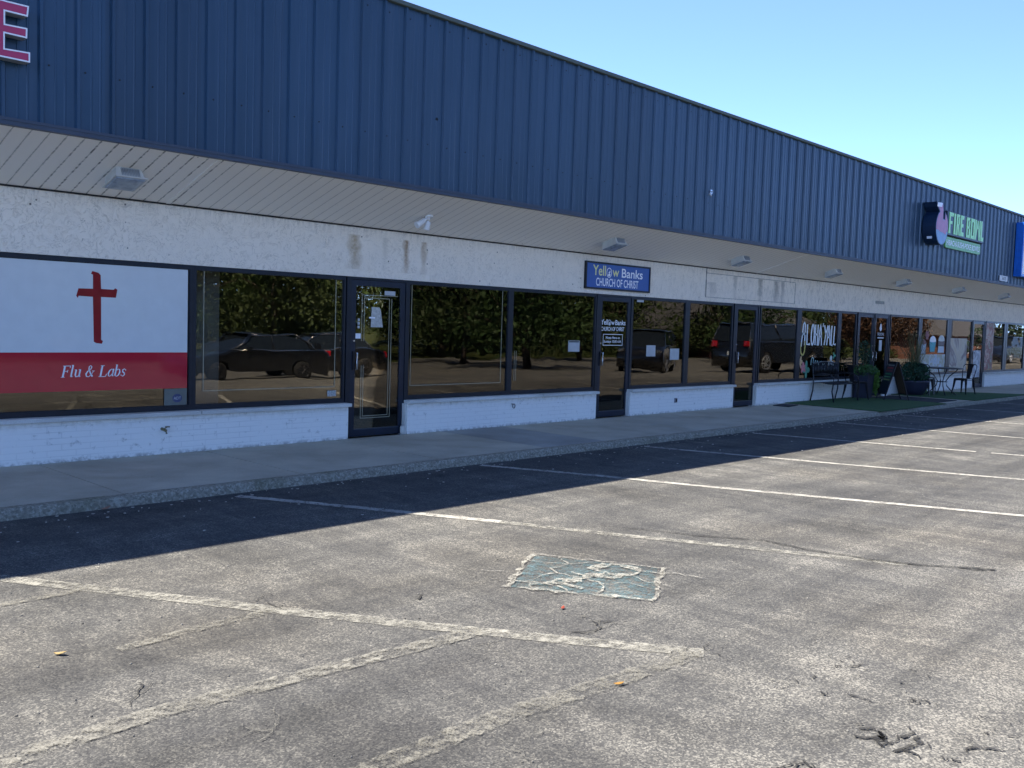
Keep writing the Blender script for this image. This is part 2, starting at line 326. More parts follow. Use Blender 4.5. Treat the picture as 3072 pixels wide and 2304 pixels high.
MAT = dict(
    asphalt=m_asphalt(), concrete=m_concrete("sidewalk_concrete", (0.52, 0.49, 0.40)), patch=m_concrete("newer_concrete", (0.38, 0.38, 0.35)), kerb=m_kerb(), stucco=m_stucco("stucco"),
    stain1=m_stucco("stained_stucco", [(7.68, 0.13, 2.30, 2.77, (0.45, 0.33, 0.18), 0.85), (8.57, 0.07, 2.36, 2.77, (0.34, 0.22, 0.12), 0.95), (8.90, 0.08, 2.42, 2.77, (0.42, 0.31, 0.2), 0.75), (8.2, 0.06, 2.5, 2.77, (0.6, 0.55, 0.45), 0.5)]),
    stain2=m_stucco("mildewed_stucco", [(18.55, 0.12, 2.36, 2.77, (0.24, 0.23, 0.2), 0.8), (19.25, 0.16, 2.33, 2.77, (0.26, 0.25, 0.22), 0.8), (19.55, 0.12, 2.4, 2.77, (0.3, 0.28, 0.25), 0.7), (17.5, 0.10, 2.5, 2.77, (0.3, 0.28, 0.25), 0.6), (16.6, 0.2, 2.33, 2.6, (0.36, 0.35, 0.32), 0.5)]),
    brick=m_brick(), sill=m_concrete("limestone_sill", (0.72, 0.72, 0.68)), soffit=m_soffit(), panel=m_metal_panel(), glass=m_glass(),
    trim=plain("fascia_trim", (0.050, 0.068, 0.10), 0.5, var=0.08), cap=plain("roof_edge_trim", (0.09, 0.115, 0.10), 0.6), frame=plain("dark_bronze_frame", (0.018, 0.024, 0.036), 0.35, 0.3, var=0.15),
    doorleaf=plain("black_door", (0.016, 0.024, 0.045), 0.3, 0.2), alu=plain("bright_aluminium", (0.75, 0.76, 0.78), 0.25, 0.9), white=plain("white_paint", (0.80, 0.82, 0.82), 0.5, var=0.05),
    film=plain("white_window_film", (0.72, 0.76, 0.76), 0.04, var=0.03), red=plain("red_window_film", (0.50, 0.022, 0.045), 0.04, var=0.04), cross=plain("dark_red_film", (0.30, 0.022, 0.032), 0.05),
    vinyl=plain("white_vinyl", (0.92, 0.94, 0.98), 0.4, var=0.02), tape=plain("foil_tape", (0.40, 0.38, 0.28), 0.5), dim=plain("sun_bleached_paper", (0.50, 0.52, 0.52), 0.7), black=plain("black_metal", (0.02, 0.022, 0.028), 0.35, 0.4),
    signblue=plain("sign_blue", (0.035, 0.115, 0.40), 0.35, var=0.04), yellow=plain("sign_yellow", (0.86, 0.84, 0.36), 0.5, var=0.05), rightblue=plain("cabinet_blue", (0.012, 0.15, 0.62), 0.35, var=0.1), ltblue=plain("pale_blue_face", (0.55, 0.78, 0.95), 0.4), 
    letterred=plain("letter_face_red", (0.50, 0.045, 0.13), 0.35, var=0.05), ret=plain("letter_return_grey", (0.28, 0.31, 0.33), 0.5), green=plain("sign_green", (0.42, 0.92, 0.30), 0.35, var=0.06), dkgreen=plain("sign_backing", (0.008, 0.022, 0.045), 0.4),
    dropred=plain("drop_pink", (0.48, 0.10, 0.22), 0.35), dropblue=plain("drop_slate", (0.16, 0.30, 0.50), 0.35, var=0.2, vscale=3), dropside=plain("drop_side_navy", (0.010, 0.030, 0.070), 0.4),
    fixture=plain("fixture_housing", (0.58, 0.58, 0.54), 0.45), lens=plain("fixture_lens", (0.30, 0.35, 0.40), 0.2, var=0.3, vscale=14), dark=plain("dark_matte", (0.02, 0.02, 0.02), 0.8),
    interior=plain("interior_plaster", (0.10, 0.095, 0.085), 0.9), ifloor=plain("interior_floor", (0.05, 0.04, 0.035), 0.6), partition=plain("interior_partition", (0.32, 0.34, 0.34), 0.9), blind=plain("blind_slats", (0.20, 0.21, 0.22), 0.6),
    turf=m_grass("artificial_turf", (0.09, 0.17, 0.085), (0.12, 0.21, 0.10)), mat=plain("rubber_mat", (0.018, 0.02, 0.026), 0.9, bump=0.5), wood=plain("brown_board", (0.13, 0.085, 0.055), 0.6),
    leafg=m_leaf("planter_foliage", (0.055, 0.13, 0.04)), leafd=m_leaf("dark_foliage", (0.02, 0.065, 0.035)), leafl=m_leaf("lime_vine", (0.12, 0.24, 0.04)), reed=m_leaf("dry_reed", (0.13, 0.13, 0.06)), pot=plain("dark_planter", (0.022, 0.026, 0.05), 0.45),
    brass=plain("brass_tap", (0.20, 0.17, 0.09), 0.5, 0.5), roof=plain("roof_membrane", (0.3, 0.3, 0.3), 0.9))

# ================================================================== the setting
# ground: one sheet to the horizon, following the fall of the lot
def sheet(name, x0, x1, ys, mat, dz=0.0, xs=None):
    mb = MB(); X = xs or [x0, x1]
    for a in range(len(X) - 1):
        for b in range(len(ys) - 1):
            mb.face([(X[a], ys[b + 1], gz(ys[b + 1]) + dz), (X[a + 1], ys[b + 1], gz(ys[b + 1]) + dz), (X[a + 1], ys[b], gz(ys[b]) + dz), (X[a], ys[b], gz(ys[b]) + dz)])
    return mb.build(name, mat)
GM = m_grass("lawn", (0.06, 0.09, 0.025), (0.12, 0.115, 0.05))
tag(sheet("ground", -900, 900, [900, -10.5, -17, -34, -900], GM, -0.03), kind="structure")
lot = tag(sheet("parking_lot", -60, 130, [-2.2, -10.5, -17, -29.5], MAT['asphalt']), kind="structure")
tag(sheet("road", -200, 300, [-30, -34, -38], MAT['asphalt'], 0.0), kind="structure")

WP = m_paint("white_road_paint", (0.44, 0.43, 0.39), 0.39, 0.49)
WPW = m_paint("worn_road_paint", (0.29, 0.283, 0.25), 0.45, 0.60)
WPM = m_paint("foreground_road_paint", (0.34, 0.333, 0.295), 0.42, 0.58)
WPO = m_paint("almost_gone_paint", (0.28, 0.272, 0.235), 0.46, 0.64)
BP = m_paint("faded_blue_paint", (0.13, 0.20, 0.22), 0.45, 0.62, 0.5, 14)
PALE = m_paint("mineral_crust", (0.44, 0.43, 0.38), 0.43, 0.60, 0.3, 34)
CRK = m_paint("crack_dark", (0.042, 0.042, 0.041), 0.40, 0.52, 0.3, 30); TAR = m_paint("tar_seal", (0.040, 0.040, 0.038), 0.38, 0.58, 0.2)
def w_seed(w): return 1.0 if callable(w) else w * 300
def ribbon(name, pts, w, mat, dz, jit=0.0, step=0.12, parent=lot, mb=None, kind=None):
    own = mb is None; mb = mb or MB(); P = []
    for a, b in zip(pts[:-1], pts[1:]):
        a = Vector(a); b = Vector(b); n = max(1, int((b - a).length / step))
        for k in range(n): P.append(a.lerp(b, k / n))
    P.append(Vector(pts[-1])); L = []; Q = []
    for k, p in enumerate(P):
        t = (P[min(k + 1, len(P) - 1)] - P[max(0, k - 1)]).normalized(); nrm = Vector((-t.y, t.x)); j = rnd.uniform(-jit, jit)
        ww = (w(k / (len(P) - 1)) if callable(w) else w) * (max(0.12, 1 + 1.5 * noise.noise(Vector((p.x * 14, p.y * 14, w_seed(w))))) if jit > 0.008 else 1) / 2
        c = p + nrm * j; L.append(c + nrm * ww); Q.append(c - nrm * ww)
    for k in range(len(P) - 1):
        mb.face([(Q[k].x, Q[k].y, GZ + dz), (Q[k + 1].x, Q[k + 1].y, GZ + dz), (L[k + 1].x, L[k + 1].y, GZ + dz), (L[k].x, L[k].y, GZ + dz)])
    return mb.build(name, mat, parent) if own else mb
for i, (pts, w, m) in enumerate([
        ([(1.55, -3.27), (2.0, -4.06), (2.96, -5.75), (3.59, -6.79), (4.26, -7.83)], 0.13, WPM),
        ([(4.57, -2.48), (5.03, -3.38), (5.74, -4.84)], 0.11, WP), ([(5.74, -4.84), (6.09, -5.66), (6.57, -6.64), (7.1, -7.8)], 0.11, WPM),
        ([(7.85, -2.42), (8.43, -3.79), (8.82, -4.88), (10.01, -7.8)], 0.11, WP), ([(11.07, -2.5), (11.92, -5.18), (12.75, -7.5)], 0.11, WP),
        ([(14.15, -2.5), (15.04, -5.75)], 0.11, WP), ([(15.09, -5.95), (15.5, -7.4)], 0.11, WP), ([(17.36, -2.49), (17.9, -5.62), (18.2, -7.4)], 0.11, WP),
        ([(20.43, -2.48), (20.85, -4.81), (21.3, -7.4)], 0.11, WP), ([(23.76, -2.48), (24.07, -3.92), (24.8, -7.4)], 0.11, WP), ([(27.0, -2.5), (28.0, -7.4)], 0.11, WP), ([(30.2, -2.5), (31.2, -7.4)], 0.11, WP)]):
    ribbon("parking_line", pts, w, m, 0.004, 0.006 if pts[0][0] < 9 else 0.0, 0.035)
for pts, w, m in [([(3.62, -6.80), (2.86, -6.74), (1.76, -6.66), (1.10, -6.72)], 0.13, WPW), ([(4.20, -7.80), (3.48, -7.75), (2.87, -7.68), (2.1, -7.69)], 0.13, WPO),
        ([(2.93, -5.75), (2.47, -5.76), (2.0, -5.81)], 0.08, WPO), ([(2.3, -4.65), (1.7, -4.66)], 0.08, WPO)]:
    ribbon("hatching_line", pts, w, m, 0.008, 0.008, 0.03)
# worn blue accessible bay square with its mineral-crusted cracks
bp = MB(); Q = [(4.36, -6.30), (5.10, -5.84), (5.52, -6.64), (4.83, -7.10)]
bp.face([(x, y, GZ + 0.004) for x, y in reversed(Q)]); bpo = bp.build("accessible_bay_square", BP, lot)
pc = MB()
def bil(u, v):
    a = Vector(Q[0]).lerp(Vector(Q[1]), u); b = Vector(Q[3]).lerp(Vector(Q[2]), u); return a.lerp(b, v)
def crk(path, w, jit=0.02, mb=pc, dz=0.012): ribbon(None, [bil(*q) for q in path], w, None, dz, jit, 0.05, mb=mb)
crk([(-0.03, -0.02), (1.02, -0.03)], 0.035); crk([(1.03, 0), (1.0, 1.02)], 0.02); crk([(0, 1.02), (1, 1.03)], 0.03); crk([(-0.02, 0.05), (0.0, 1.0)], 0.035)
crk([(0.1, -0.05), (0.2, 0.12), (0.12, 0.3), (0.0, 0.42)], 0.02); crk([(0.0, 0.15), (0.25, 0.1), (0.5, 0.25), (0.62, 0.2), (0.8, 0.3), (1, 0.18)], 0.014)
crk([(0.5, 0.25), (0.42, 0.5), (0.3, 0.62), (0.05, 0.62)], 0.014); crk([(0.3, 0.62), (0.4, 0.8), (0.3, 1.0)], 0.012)
crk([(0.93, 0.60), (0.74, 0.52), (0.62, 0.64), (0.64, 0.80), (0.8, 0.87), (0.93, 0.76), (0.95, 0.62)], 0.055); crk([(0.2, 0.3), (0.34, 0.42), (0.5, 0.5), (0.62, 0.62)], 0.06); crk([(0.12, 0.5), (0.2, 0.3), (0.14, 0.12)], 0.05)
crk([(0.55, 0.35), (0.5, 0.62), (0.55, 0.75)], 0.03); crk([(0.25, 0.25), (0.45, 0.45)], 0.03); crk([(0.8, 0.88), (0.85, 1.15), (0.8, 1.4)], 0.014); crk([(0.62, 0.82), (0.5, 0.95), (0.45, 1.1)], 0.012)
crk([(0.8, -0.02), (0.78, 0.3), (0.95, 0.45)], 0.012); crk([(0.4, -0.1), (0.35, -0.3)], 0.01)
crk([(0.62, 0.66), (0.52, 0.6)], 0.014)
pc.build("crusted_crack_network", PALE, lot)
def wander(mb, p, ang, n, w, step, rw, depth, dz):
    """a crack that wanders and forks"""
    pts = [p]
    for k in range(n):
        ang += rw.gauss(0, 0.55) - 0.0; p = (p[0] + step * math.cos(ang), p[1] + step * math.sin(ang)); pts.append(p)
        if depth and rw.random() < 0.13: wander(mb, p, ang + rw.choice((-1, 1)) * rw.uniform(0.6, 1.3), int(n * rw.uniform(0.25, 0.6)), w * 0.7, step, rw, depth - 1, dz)
    if len(pts) > 2: ribbon(None, pts, w, None, dz, 0.009, step * 0.9, mb=mb)
cw = MB(); rw = random.Random(11)
for p, a_, n, w in [(q_[0], q_[1], q_[2], q_[3] * 0.62) for q_ in [((4.33, -6.31), 145, 22, 0.012), ((2.2, -6.95), -120, 16, 0.014), ((4.82, -7.14), -125, 26, 0.010), ((4.0, -7.2), -60, 16, 0.010), ((4.61, -7.05), -150, 16, 0.009), ((3.4, -6.9), -100, 22, 0.010), ((3.9, -6.0), -110, 18, 0.008), ((5.0, -5.6), 70, 20, 0.009),
        ((2.6, -6.2), -60, 14, 0.007), ((4.2, -7.8), -70, 24, 0.009), ((5.6, -6.7), -30, 18, 0.008), ((3.2, -5.4), 30, 16, 0.008), ((6.0, -5.2), 60, 14, 0.007), ((2.9, -7.9), 200, 18, 0.009), ((5.2, -8.1), -20, 16, 0.008), ((4.9, -5.9), 40, 14, 0.010), ((5.3, -6.2), 10, 12, 0.010), ((4.5, -6.9), 250, 14, 0.009), ((5.1, -7.0), 290, 18, 0.009)]]:
    wander(cw, p, R(a_), n, w * 0.8, 0.030, rw, 3, 0.010)
cw.build("pale_crack_network", m_paint("pale_crack_dust", (0.22, 0.215, 0.19), 0.44, 0.62, 0.3, 40), lot)
dk = MB()
for p, a_, n, w, d_ in [((3.97, -7.14), -85, 12, 0.010, 1), ((4.11, -7.72), -78, 20, 0.004, 1), ((3.30, -8.80), -4, 16, 0.016, 1), ((3.95, -8.82), 10, 9, 0.020, 1), ((4.0, -8.98), 10, 5, 0.018, 0), ((3.84, -9.02), -5, 8, 0.020, 1), ((4.30, -8.60), -60, 5, 0.012, 0), ((4.42, -8.84), -40, 5, 0.014, 0),
        ((4.06, -9.22), 8, 7, 0.012, 1), ((2.9, -5.74), -20, 8, 0.005, 0), ((3.72, -6.12), 5, 4, 0.014, 0), ((3.55, -6.98), 160, 20, 0.004, 0), ((3.0, -5.5), -60, 8, 0.005, 1), ((3.3, -8.9), -20, 9, 0.010, 1), ((2.5, -5.2), 40, 12, 0.004, 1), ((4.6, -8.4), -50, 6, 0.010, 1), ((1.9, -6.3), -60, 10, 0.005, 1), ((7.3, -5.0), -50, 14, 0.006, 1)]:
    wander(dk, p, R(a_), n, w, 0.030, rw, d_, 0.007)
for _ in range(60):
    px_, py_ = rw.uniform(3.9, 4.9), rw.uniform(-9.4, -8.3)
    wander(dk, (px_, py_), rw.uniform(0, 6.28), rw.randint(2, 4), rw.uniform(0.004, 0.010), 0.014, rw, 0, 0.007)
dk.build("open_crack", CRK, lot)
ribbon("tar_seam", [(6.3, -5.5), (6.45, -5.75), (6.7, -6.32), (6.95, -6.68), (6.93, -7.08), (7.0, -7.53), (7.15, -7.85), (7.45, -8.31)], lambda s: 0.012 + 0.035 * s, TAR, 0.009, 0.01)

# sidewalk: slabs with open joints, broken aggregate kerb
sw_ = MB(); joints = [3.61 + 1.885 * k for k in range(-12, 32)]
patch_slab = MB()
for a, b in zip(joints[:-1], joints[1:]):
    t = sw_
    if abs(a - 9.265) < 0.1: b2 = 10.55; patch_slab.rbox(a + 0.006, b2, -2.2, -0.095, -0.08, -0.001, 0.003); sw_.rbox(b2 + 0.003, b - 0.006, -2.2, -0.095, -0.08, 0.0, 0.003)
    else: t.rbox(a + 0.008, b - 0.008, -2.2, -0.095, -0.08, rnd.uniform(-0.002, 0.001), 0.003)
sw_.box(-20, 60, -2.2, 14, -0.12, -0.028)
walk = tag(sw_.build("sidewalk", MAT['concrete']), kind="structure")
patch_slab.build("repaired_slab", MAT['patch'], walk)
kb = MB(); x = -6.0; rings = []
while x < 45:
    amp = 0.004 if x < 9.9 else 0.016
    prof = []
    for k, (yy, zz) in enumerate(((-2.196, 0.002), (-2.25, 0.004), (-2.30, 0.000), (-2.325, -0.022), (-2.335, -0.05), (-2.345, -0.10))):
        n1 = noise.noise(Vector((x * 9, k * 1.7, 3))) + 0.7 * noise.noise(Vector((x * 31, k * 2.3, 9)))
        wgt = (0.1, 0.6, 1, 1, 1, 0.8)[k]
        prof.append((x, yy + n1 * amp * wgt + (0.03 * wgt * noise.noise(Vector((x * 1.5, 0, 0))) if x > 9.9 else 0), zz + (noise.noise(Vector((x * 17, k, 21))) * amp * 0.9 - (0.006 if x > 9.9 else 0)) * wgt))
    rings.append(prof); x += 0.035 if x < 30 else 0.2
kb.loft(rings, closed=False, cap=False, smooth=False); kb.build("kerb", MAT['kerb'], walk)

# ================================================================== the strip of shops
ROOT = empty("shop_building", (16, 7, 0), 0, "long low shop row with blue ribbed metal fascia, white stucco band and painted brick base", "building")
YF, ZS, ZF, ZR = -1.258, 2.876, 3.262, 5.47
XA, XB = -16.0, 62.0
HEAD = 2.2
# stucco band over the glazing and the wall behind it
mb = MB(); mb.box(XA, XB, -0.03, 0.25, HEAD, ZS + 0.12); mb.box(XA, -3.2, -0.03, 0.25, 0, HEAD, 'tb'); mb.box(40.3, XB, -0.03, 0.25, 0, HEAD, 'tb')
mb.build("stucco_band", MAT['stucco'], ROOT)
mb = MB(); mb.box(7.22, 9.10, -0.036, -0.03, 2.30, 2.77); mb.build("stucco_patch", MAT['stain1'], ROOT)
mb = MB(); mb.box(16.38, 20.13, -0.036, -0.03, 2.29, 2.765); mb.build("stucco_patch", MAT['stain2'], ROOT)
mb = MB()
for q in ((16.37, 16.395, 2.28, 2.86), (20.12, 20.14, 2.28, 2.775), (16.38, 20.13, 2.765, 2.775), (16.38, 20.13, 2.283, 2.291)): mb.box(q[0], q[1], -0.039, -0.03, q[2], q[3])
mb.build("old_sign_outline", plain("mildew_line", (0.30, 0.29, 0.26), 0.9, var=0.5, vscale=20), ROOT)
# soffit
mb = MB(); mb.face([(XA, YF + 0.02, ZF), (XA, -0.03, ZS), (XB, -0.03, ZS), (XB, YF + 0.02, ZF)]); mb.face([(XA, YF + 0.02, ZF + 0.05), (XB, YF + 0.02, ZF + 0.05), (XB, -0.02, ZS + 0.05), (XA, -0.02, ZS + 0.05)])
mb.build("soffit", MAT['soffit'], ROOT)
mb = MB(); mb.box(XA, XB, -0.052, -0.031, ZS - 0.012, ZS + 0.005); mb.build("soffit_dark_strip", MAT['dark'], ROOT)  # solid dark strip along the wall where it meets the soffit
for xb in (5.05, 18.35):
    mb = MB(); s = (ZF - ZS) / (YF + 0.05); y0, y1 = YF + 0.03, -0.05
    z = lambda yy: ZS + (ZF - ZS) * (yy + 0.03) / (YF + 0.05)
    w = 0.035; P = [[(xb - w, yy, z(yy) + 0.002), (xb - w, yy, z(yy) - 0.007), (xb + w, yy, z(yy) - 0.007), (xb + w, yy, z(yy) + 0.002)] for yy in (y0, y1)]
    mb.loft(P, True, True, False); mb.build("soffit_batten", MAT['soffit'], ROOT)
# fascia: ribbed metal sheet
prof = []; k = 0; xx = XA
RB0 = 3.236
p0 = RB0 - 60 * 0.3265
while p0 < XB:
    if p0 > XA + 0.1:
        prof += [(p0 - 0.030, 0.0), (p0 - 0.015, -0.030), (p0 + 0.015, -0.030), (p0 + 0.030, 0.0)]
        for m_ in (0.128, 0.212): prof += [(p0 + m_ - 0.012, 0.0), (p0 + m_ - 0.006, -0.006), (p0 + m_ + 0.006, -0.006), (p0 + m_ + 0.012, 0.0)]
    p0 += 0.3265
prof = [(XA, 0.0)] + prof + [(XB, 0.0)]
mb = MB()
i0 = 0
for (xa, da), (xb, db) in zip(prof[:-1], prof[1:]):
    mb.face([(xa, YF + da, ZF + 0.03), (xb, YF + db, ZF + 0.03), (xb, YF + db, ZR), (xa, YF + da, ZR)])
mb.build("metal_fascia", MAT['panel'], ROOT)
mb = MB(); mb.box(XA, XB, YF - 0.042, YF + 0.06, ZF - 0.004, ZF + 0.055); mb.box(XA, XB, YF - 0.048, YF - 0.042, ZF + 0.035, ZF + 0.062); mb.build("fascia_bottom_trim", MAT['trim'], ROOT)
mb = MB(); mb.rbox(XA, XB, YF - 0.06, YF + 0.35, ZR - 0.02, ZR + 0.035, 0.006); mb.build("roof_edge", MAT['cap'], ROOT)
mb = MB(); mb.box(XA, XB, YF + 0.3, YF + 0.36, 3.4, ZR - 0.04); mb.box(XA, XB, YF + 0.36, 15, ZR - 0.5, ZR - 0.2); mb.box(XA, XB, 14.8, 15, 0, ZR - 0.5); mb.box(XA, XA + 0.2, 0.26, 14.8, 0, ZR - 0.5); mb.box(XB - 0.2, XB, 0.26, 14.8, 0, ZR - 0.5)
mb.build("roof_and_back_walls", MAT['roof'], ROOT)
mb = MB(); p0 = RB0 - 3 * 0.3265
while p0 < 40:
    for zz in (3.86, 5.33):
        cx = p0 + 0.07
        mb.loft([[(cx + r_ * math.cos(a), YF - d_, zz + r_ * math.sin(a)) for a in (0, 1.26, 2.51, 3.77, 5.03)] for r_, d_ in ((0.010, 0.0), (0.007, 0.007))], True, True, False)
    p0 += 0.3265
o = mb.build("fascia_screws", MAT['dark'], ROOT); o['kind'] = 'stuff'
mb = MB(); mb.loft([[(8.02 + r_ * math.cos(a * 0.785), YF - d_, 4.2 + r_ * math.sin(a * 0.785)) for a in range(8)] for r_, d_ in ((0.022, 0.001), (0.018, 0.006))], True, True, False); mb.build("fascia_hole", MAT['dark'], ROOT)
# brick base and sills
for a, b in ((-3.2, 7.58), (8.615, 12.907), (13.91, 17.51), (18.50, 23.656), (25.62, 32.30), (33.52, 40.3)):
    mb = MB(); mb.box(a, b, -0.10, 0.10, -0.03, 0.44); mb.build("brick_base", MAT['brick'], ROOT)
for a, b, j in ((-3.2, 7.60, (0.3, 3.1, 5.42)), (8.60, 12.93, (10.86, 11.45)), (13.89, 17.53, (15.77,)), (18.49, 23.66, (20.3, 22.3)), (25.60, 32.32, (27.6, 29.7)), (33.50, 40.3, (35.4, 37.4))):
    pts = [a] + list(j) + [b]
    for c, d in zip(pts[:-1], pts[1:]):
        mb = MB(); mb.rbox(c + 0.004, d - 0.004, -0.165, 0.05, 0.441, 0.488, 0.005); mb.build("window_sill", MAT['sill'], ROOT)
# white quoin edges beside the doors
for xq in (8.615, 13.91, 18.50, 33.52):
    mb = MB(); mb.box(xq - 0.035, xq - 0.002, -0.085, 0.04, 0, 0.44); mb.build("wall_end", MAT['sill'], ROOT)
# windows
GLT, GLB = 2.150, 0.545
def window(a, b, z0=GLB, z1=GLT, l=0.04, r=0.04):
    mb = MB(); yf, yb = -0.022, 0.05
    mb.box(a - l, a, yf, yb, 0.489, HEAD - 0.002); mb.box(b, b + r, yf, yb, 0.489, HEAD - 0.002); mb.box(a, b, yf, yb, z1, HEAD - 0.002, 'lr'); mb.box(a, b, yf, yb, 0.489, z0, 'lr')
    mb.box(a, a + 0.008, -0.012, 0.0, z0, z1); mb.box(b - 0.008, b, -0.012, 0.0, z0, z1); mb.box(a + 0.008, b - 0.008, -0.012, 0.0, z0, z0 + 0.008, 'lr'); mb.box(a + 0.008, b - 0.008, -0.012, 0.0, z1 - 0.008, z1, 'lr')
    w = mb.build("window", MAT['frame'], ROOT)
    g = MB(); o4 = [rnd.uniform(-0.003, 0.003) for _ in range(4)]; xa_, xb_, za_, zb_ = a + 0.002, b - 0.002, z0 + 0.002, z1 - 0.002
    g.loft([[(xa_, 0.004 + d_ + o4[0], za_), (xb_, 0.004 + d_ + o4[1], za_), (xb_, 0.004 + d_ + o4[1] + o4[2], zb_), (xa_, 0.004 + d_ + o4[0] + o4[2], zb_)] for d_ in (0.003, -0.003)], True, True, False); g.build("pane", MAT['glass'], w, world=False)
    return w
def door(a, b, hinge='r', glass_bot=0.115, lines=True):
    """a,b: glass edges"""
    j = 0.075
    jm = MB(); yf, yb = -0.030, 0.05; xa, xb = a - 0.16, b + 0.13
    jm.box(xa, a - 0.085, yf, yb, 0.0, HEAD - 0.002); jm.box(b + 0.085, xb, yf, yb, 0.0, HEAD - 0.002); jm.box(a - 0.085, b + 0.085, yf, yb, 2.165, HEAD - 0.002, 'lr')
    jm.build("door_frame", MAT['frame'], ROOT)
    d = MB(); y0, y1 = -0.018, 0.028
    d.box(a - 0.08, a, y0, y1, 0.012, 2.16); d.box(b, b + 0.08, y0, y1, 0.012, 2.16); d.box(a, b, y0, y1, 2.08, 2.16, 'lr'); d.box(a, b, y0, y1, 0.012, glass_bot, 'lr')
    leaf = d.build("door", MAT['doorleaf'] if lines else MAT['frame'], ROOT)
    s = MB(); s.box(a + 0.005, b - 0.005, y0 - 0.004, y0, glass_bot - 0.012, glass_bot - 0.004); s.build("door_rail_trim", MAT['alu'] if False else MAT['trim'], leaf, world=False)
    g = MB(); g.box(a + 0.001, b - 0.001, 0.001, 0.007, glass_bot, 2.08); g.build("door_glass", MAT['glass'], leaf, world=False)
    hx = a - 0.03 if hinge == 'r' else b + 0.03; si = 1 if hinge == 'r' else -1
    h = MB(); h.box(hx - 0.02, hx + 0.012, y0 - 0.02, y0, 0.93, 1.185); h.build("handle_plate", MAT['black'], leaf, world=False)
    h = MB(); h.tube([(hx + si * 0.03, y0 - 0.002, 1.17), (hx + si * 0.03, y0 - 0.05, 1.165), (hx + si * 0.03, y0 - 0.05, 0.945), (hx + si * 0.03, y0 - 0.002, 0.94)], 0.010, 8); h.build("door_handle", MAT['alu'], leaf, world=False)
    h = MB(); h.loft([[(hx + r_ * math.cos(q * 0.785), y0 - d_, 1.33 + r_ * math.sin(q * 0.785)) for q in range(8)] for r_, d_ in ((0.018, 0.0), (0.014, 0.014))], True, True, False); h.build("lock_cylinder", MAT['alu'], leaf, world=False)
    return leaf
WIN = [(-3.1, -0.7), (-0.6, 2.2), (2.3, 5.33), (5.41, 7.53), (8.68, 10.71), (10.82, 12.89), (14.0, 15.71), (15.87, 17.47), (18.68, 20.36), (20.56, 22.49), (22.67, 23.52), (25.75, 27.75), (28.0, 30.02), (30.36, 32.22), (33.63, 35.55), (35.92, 37.9), (38.1, 40.2)]
for i, (a, b) in enumerate(WIN):
    l = 0.04; r = 0.04
    if i > 0: l = min(0.16, (a - WIN[i - 1][1]) / 2 - 0.0005) if a - WIN[i - 1][1] < 0.4 else 0.03
    if i < len(WIN) - 1: r = (WIN[i + 1][0] - b) / 2 - 0.0005 if WIN[i + 1][0] - b < 0.4 else 0.03
    window(a, b, l=l, r=r)
door(7.735, 8.515); door(13.09, 13.845); door(17.70, 18.46)
door(23.78, 24.55, 'l'); door(24.77, 25.50); door(32.45, 33.38)
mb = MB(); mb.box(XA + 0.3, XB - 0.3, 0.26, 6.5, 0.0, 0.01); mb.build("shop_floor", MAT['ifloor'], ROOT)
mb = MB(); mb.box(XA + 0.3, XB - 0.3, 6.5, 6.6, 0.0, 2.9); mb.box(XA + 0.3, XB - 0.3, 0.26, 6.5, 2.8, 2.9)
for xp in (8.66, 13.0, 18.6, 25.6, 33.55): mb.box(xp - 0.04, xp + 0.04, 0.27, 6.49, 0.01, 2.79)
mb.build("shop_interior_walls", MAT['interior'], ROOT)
for q_ in ((5.45, 6.02, 0.55, 0.6), (10.86, 11.16, 0.5, 0.55), (22.0, 22.1, 0.6, 1.5)): MB().box(*q_, 0.02, 2.7).build("interior_partition", MAT['partition'], ROOT)

# ------------------------------------------------------------------ blinds behind the church windows
def blind(a, b, z0, z1, label):
    mb = MB(); z = z0
    while z < z1:
        mb.box(a, b, 0.07, 0.088, z, z + 0.004); z += 0.03
    for x in (a + 0.2, b - 0.2): mb.box(x, x + 0.003, 0.076, 0.079, z0, z1)
    o = mb.build("window_blind", MAT['blind']); tag(o, label, "window blind", "horizontal blinds behind the church office glass")
blind(11.2, 12.86, 0.66, 2.13, "closed slatted blind behind the pane left of the church door")
blind(14.03, 15.69, 0.57, 2.13, "slatted blind behind the pane with two posted notices")
blind(15.9, 17.45, 1.9, 2.13, "raised blind at the top of the pane right of the two notices")

# ------------------------------------------------------------------ soffit lights
slope = math.atan2(ZF - ZS, -YF)                    # soffit rises outwards
def soffit_light(label):
    t = empty("soffit_light", (0, 0, 0), 0, label, "ceiling light", "square lights along the soffit")
    h = MB(); h.loft([[(-s, -s, z), (s, -s, z), (s, s, z), (-s, s, z)] for s, z in ((0.13, 0.0), (0.135, -0.03), (0.15, -0.105), (0.17, -0.108), (0.17, -0.120))], True, True, False)
    h.build("light_housing", MAT['fixture'], t, world=False)
    h = MB()
    for k in range(12):
        xx = -0.09 + k * 0.0165
        h.box(xx, xx + 0.009, -0.150, -0.118, -0.096, -0.014)
    h.build("cooling_louvres", MAT['ret'], t, world=False)
    h = MB(); h.loft([[(-s, -s, z), (s, -s, z), (s, s, z), (-s, s, z)] for s, z in ((0.15, -0.1195), (0.145, -0.132), (0.10, -0.142))], True, True, False); h.build("light_lens", MAT['lens'], t, world=False)
    return t
LL = ["large square light nearest the camera, above the red cross window", "square soffit light above the blue church sign", "square soffit light above the first mildewed stucco patch", "square soffit light just right of the mildewed stucco patch",
      "square soffit light above the restaurant's double doors", "second square light from the right end of the soffit", "square soffit light at the far right edge of the photo"]
base_l = None
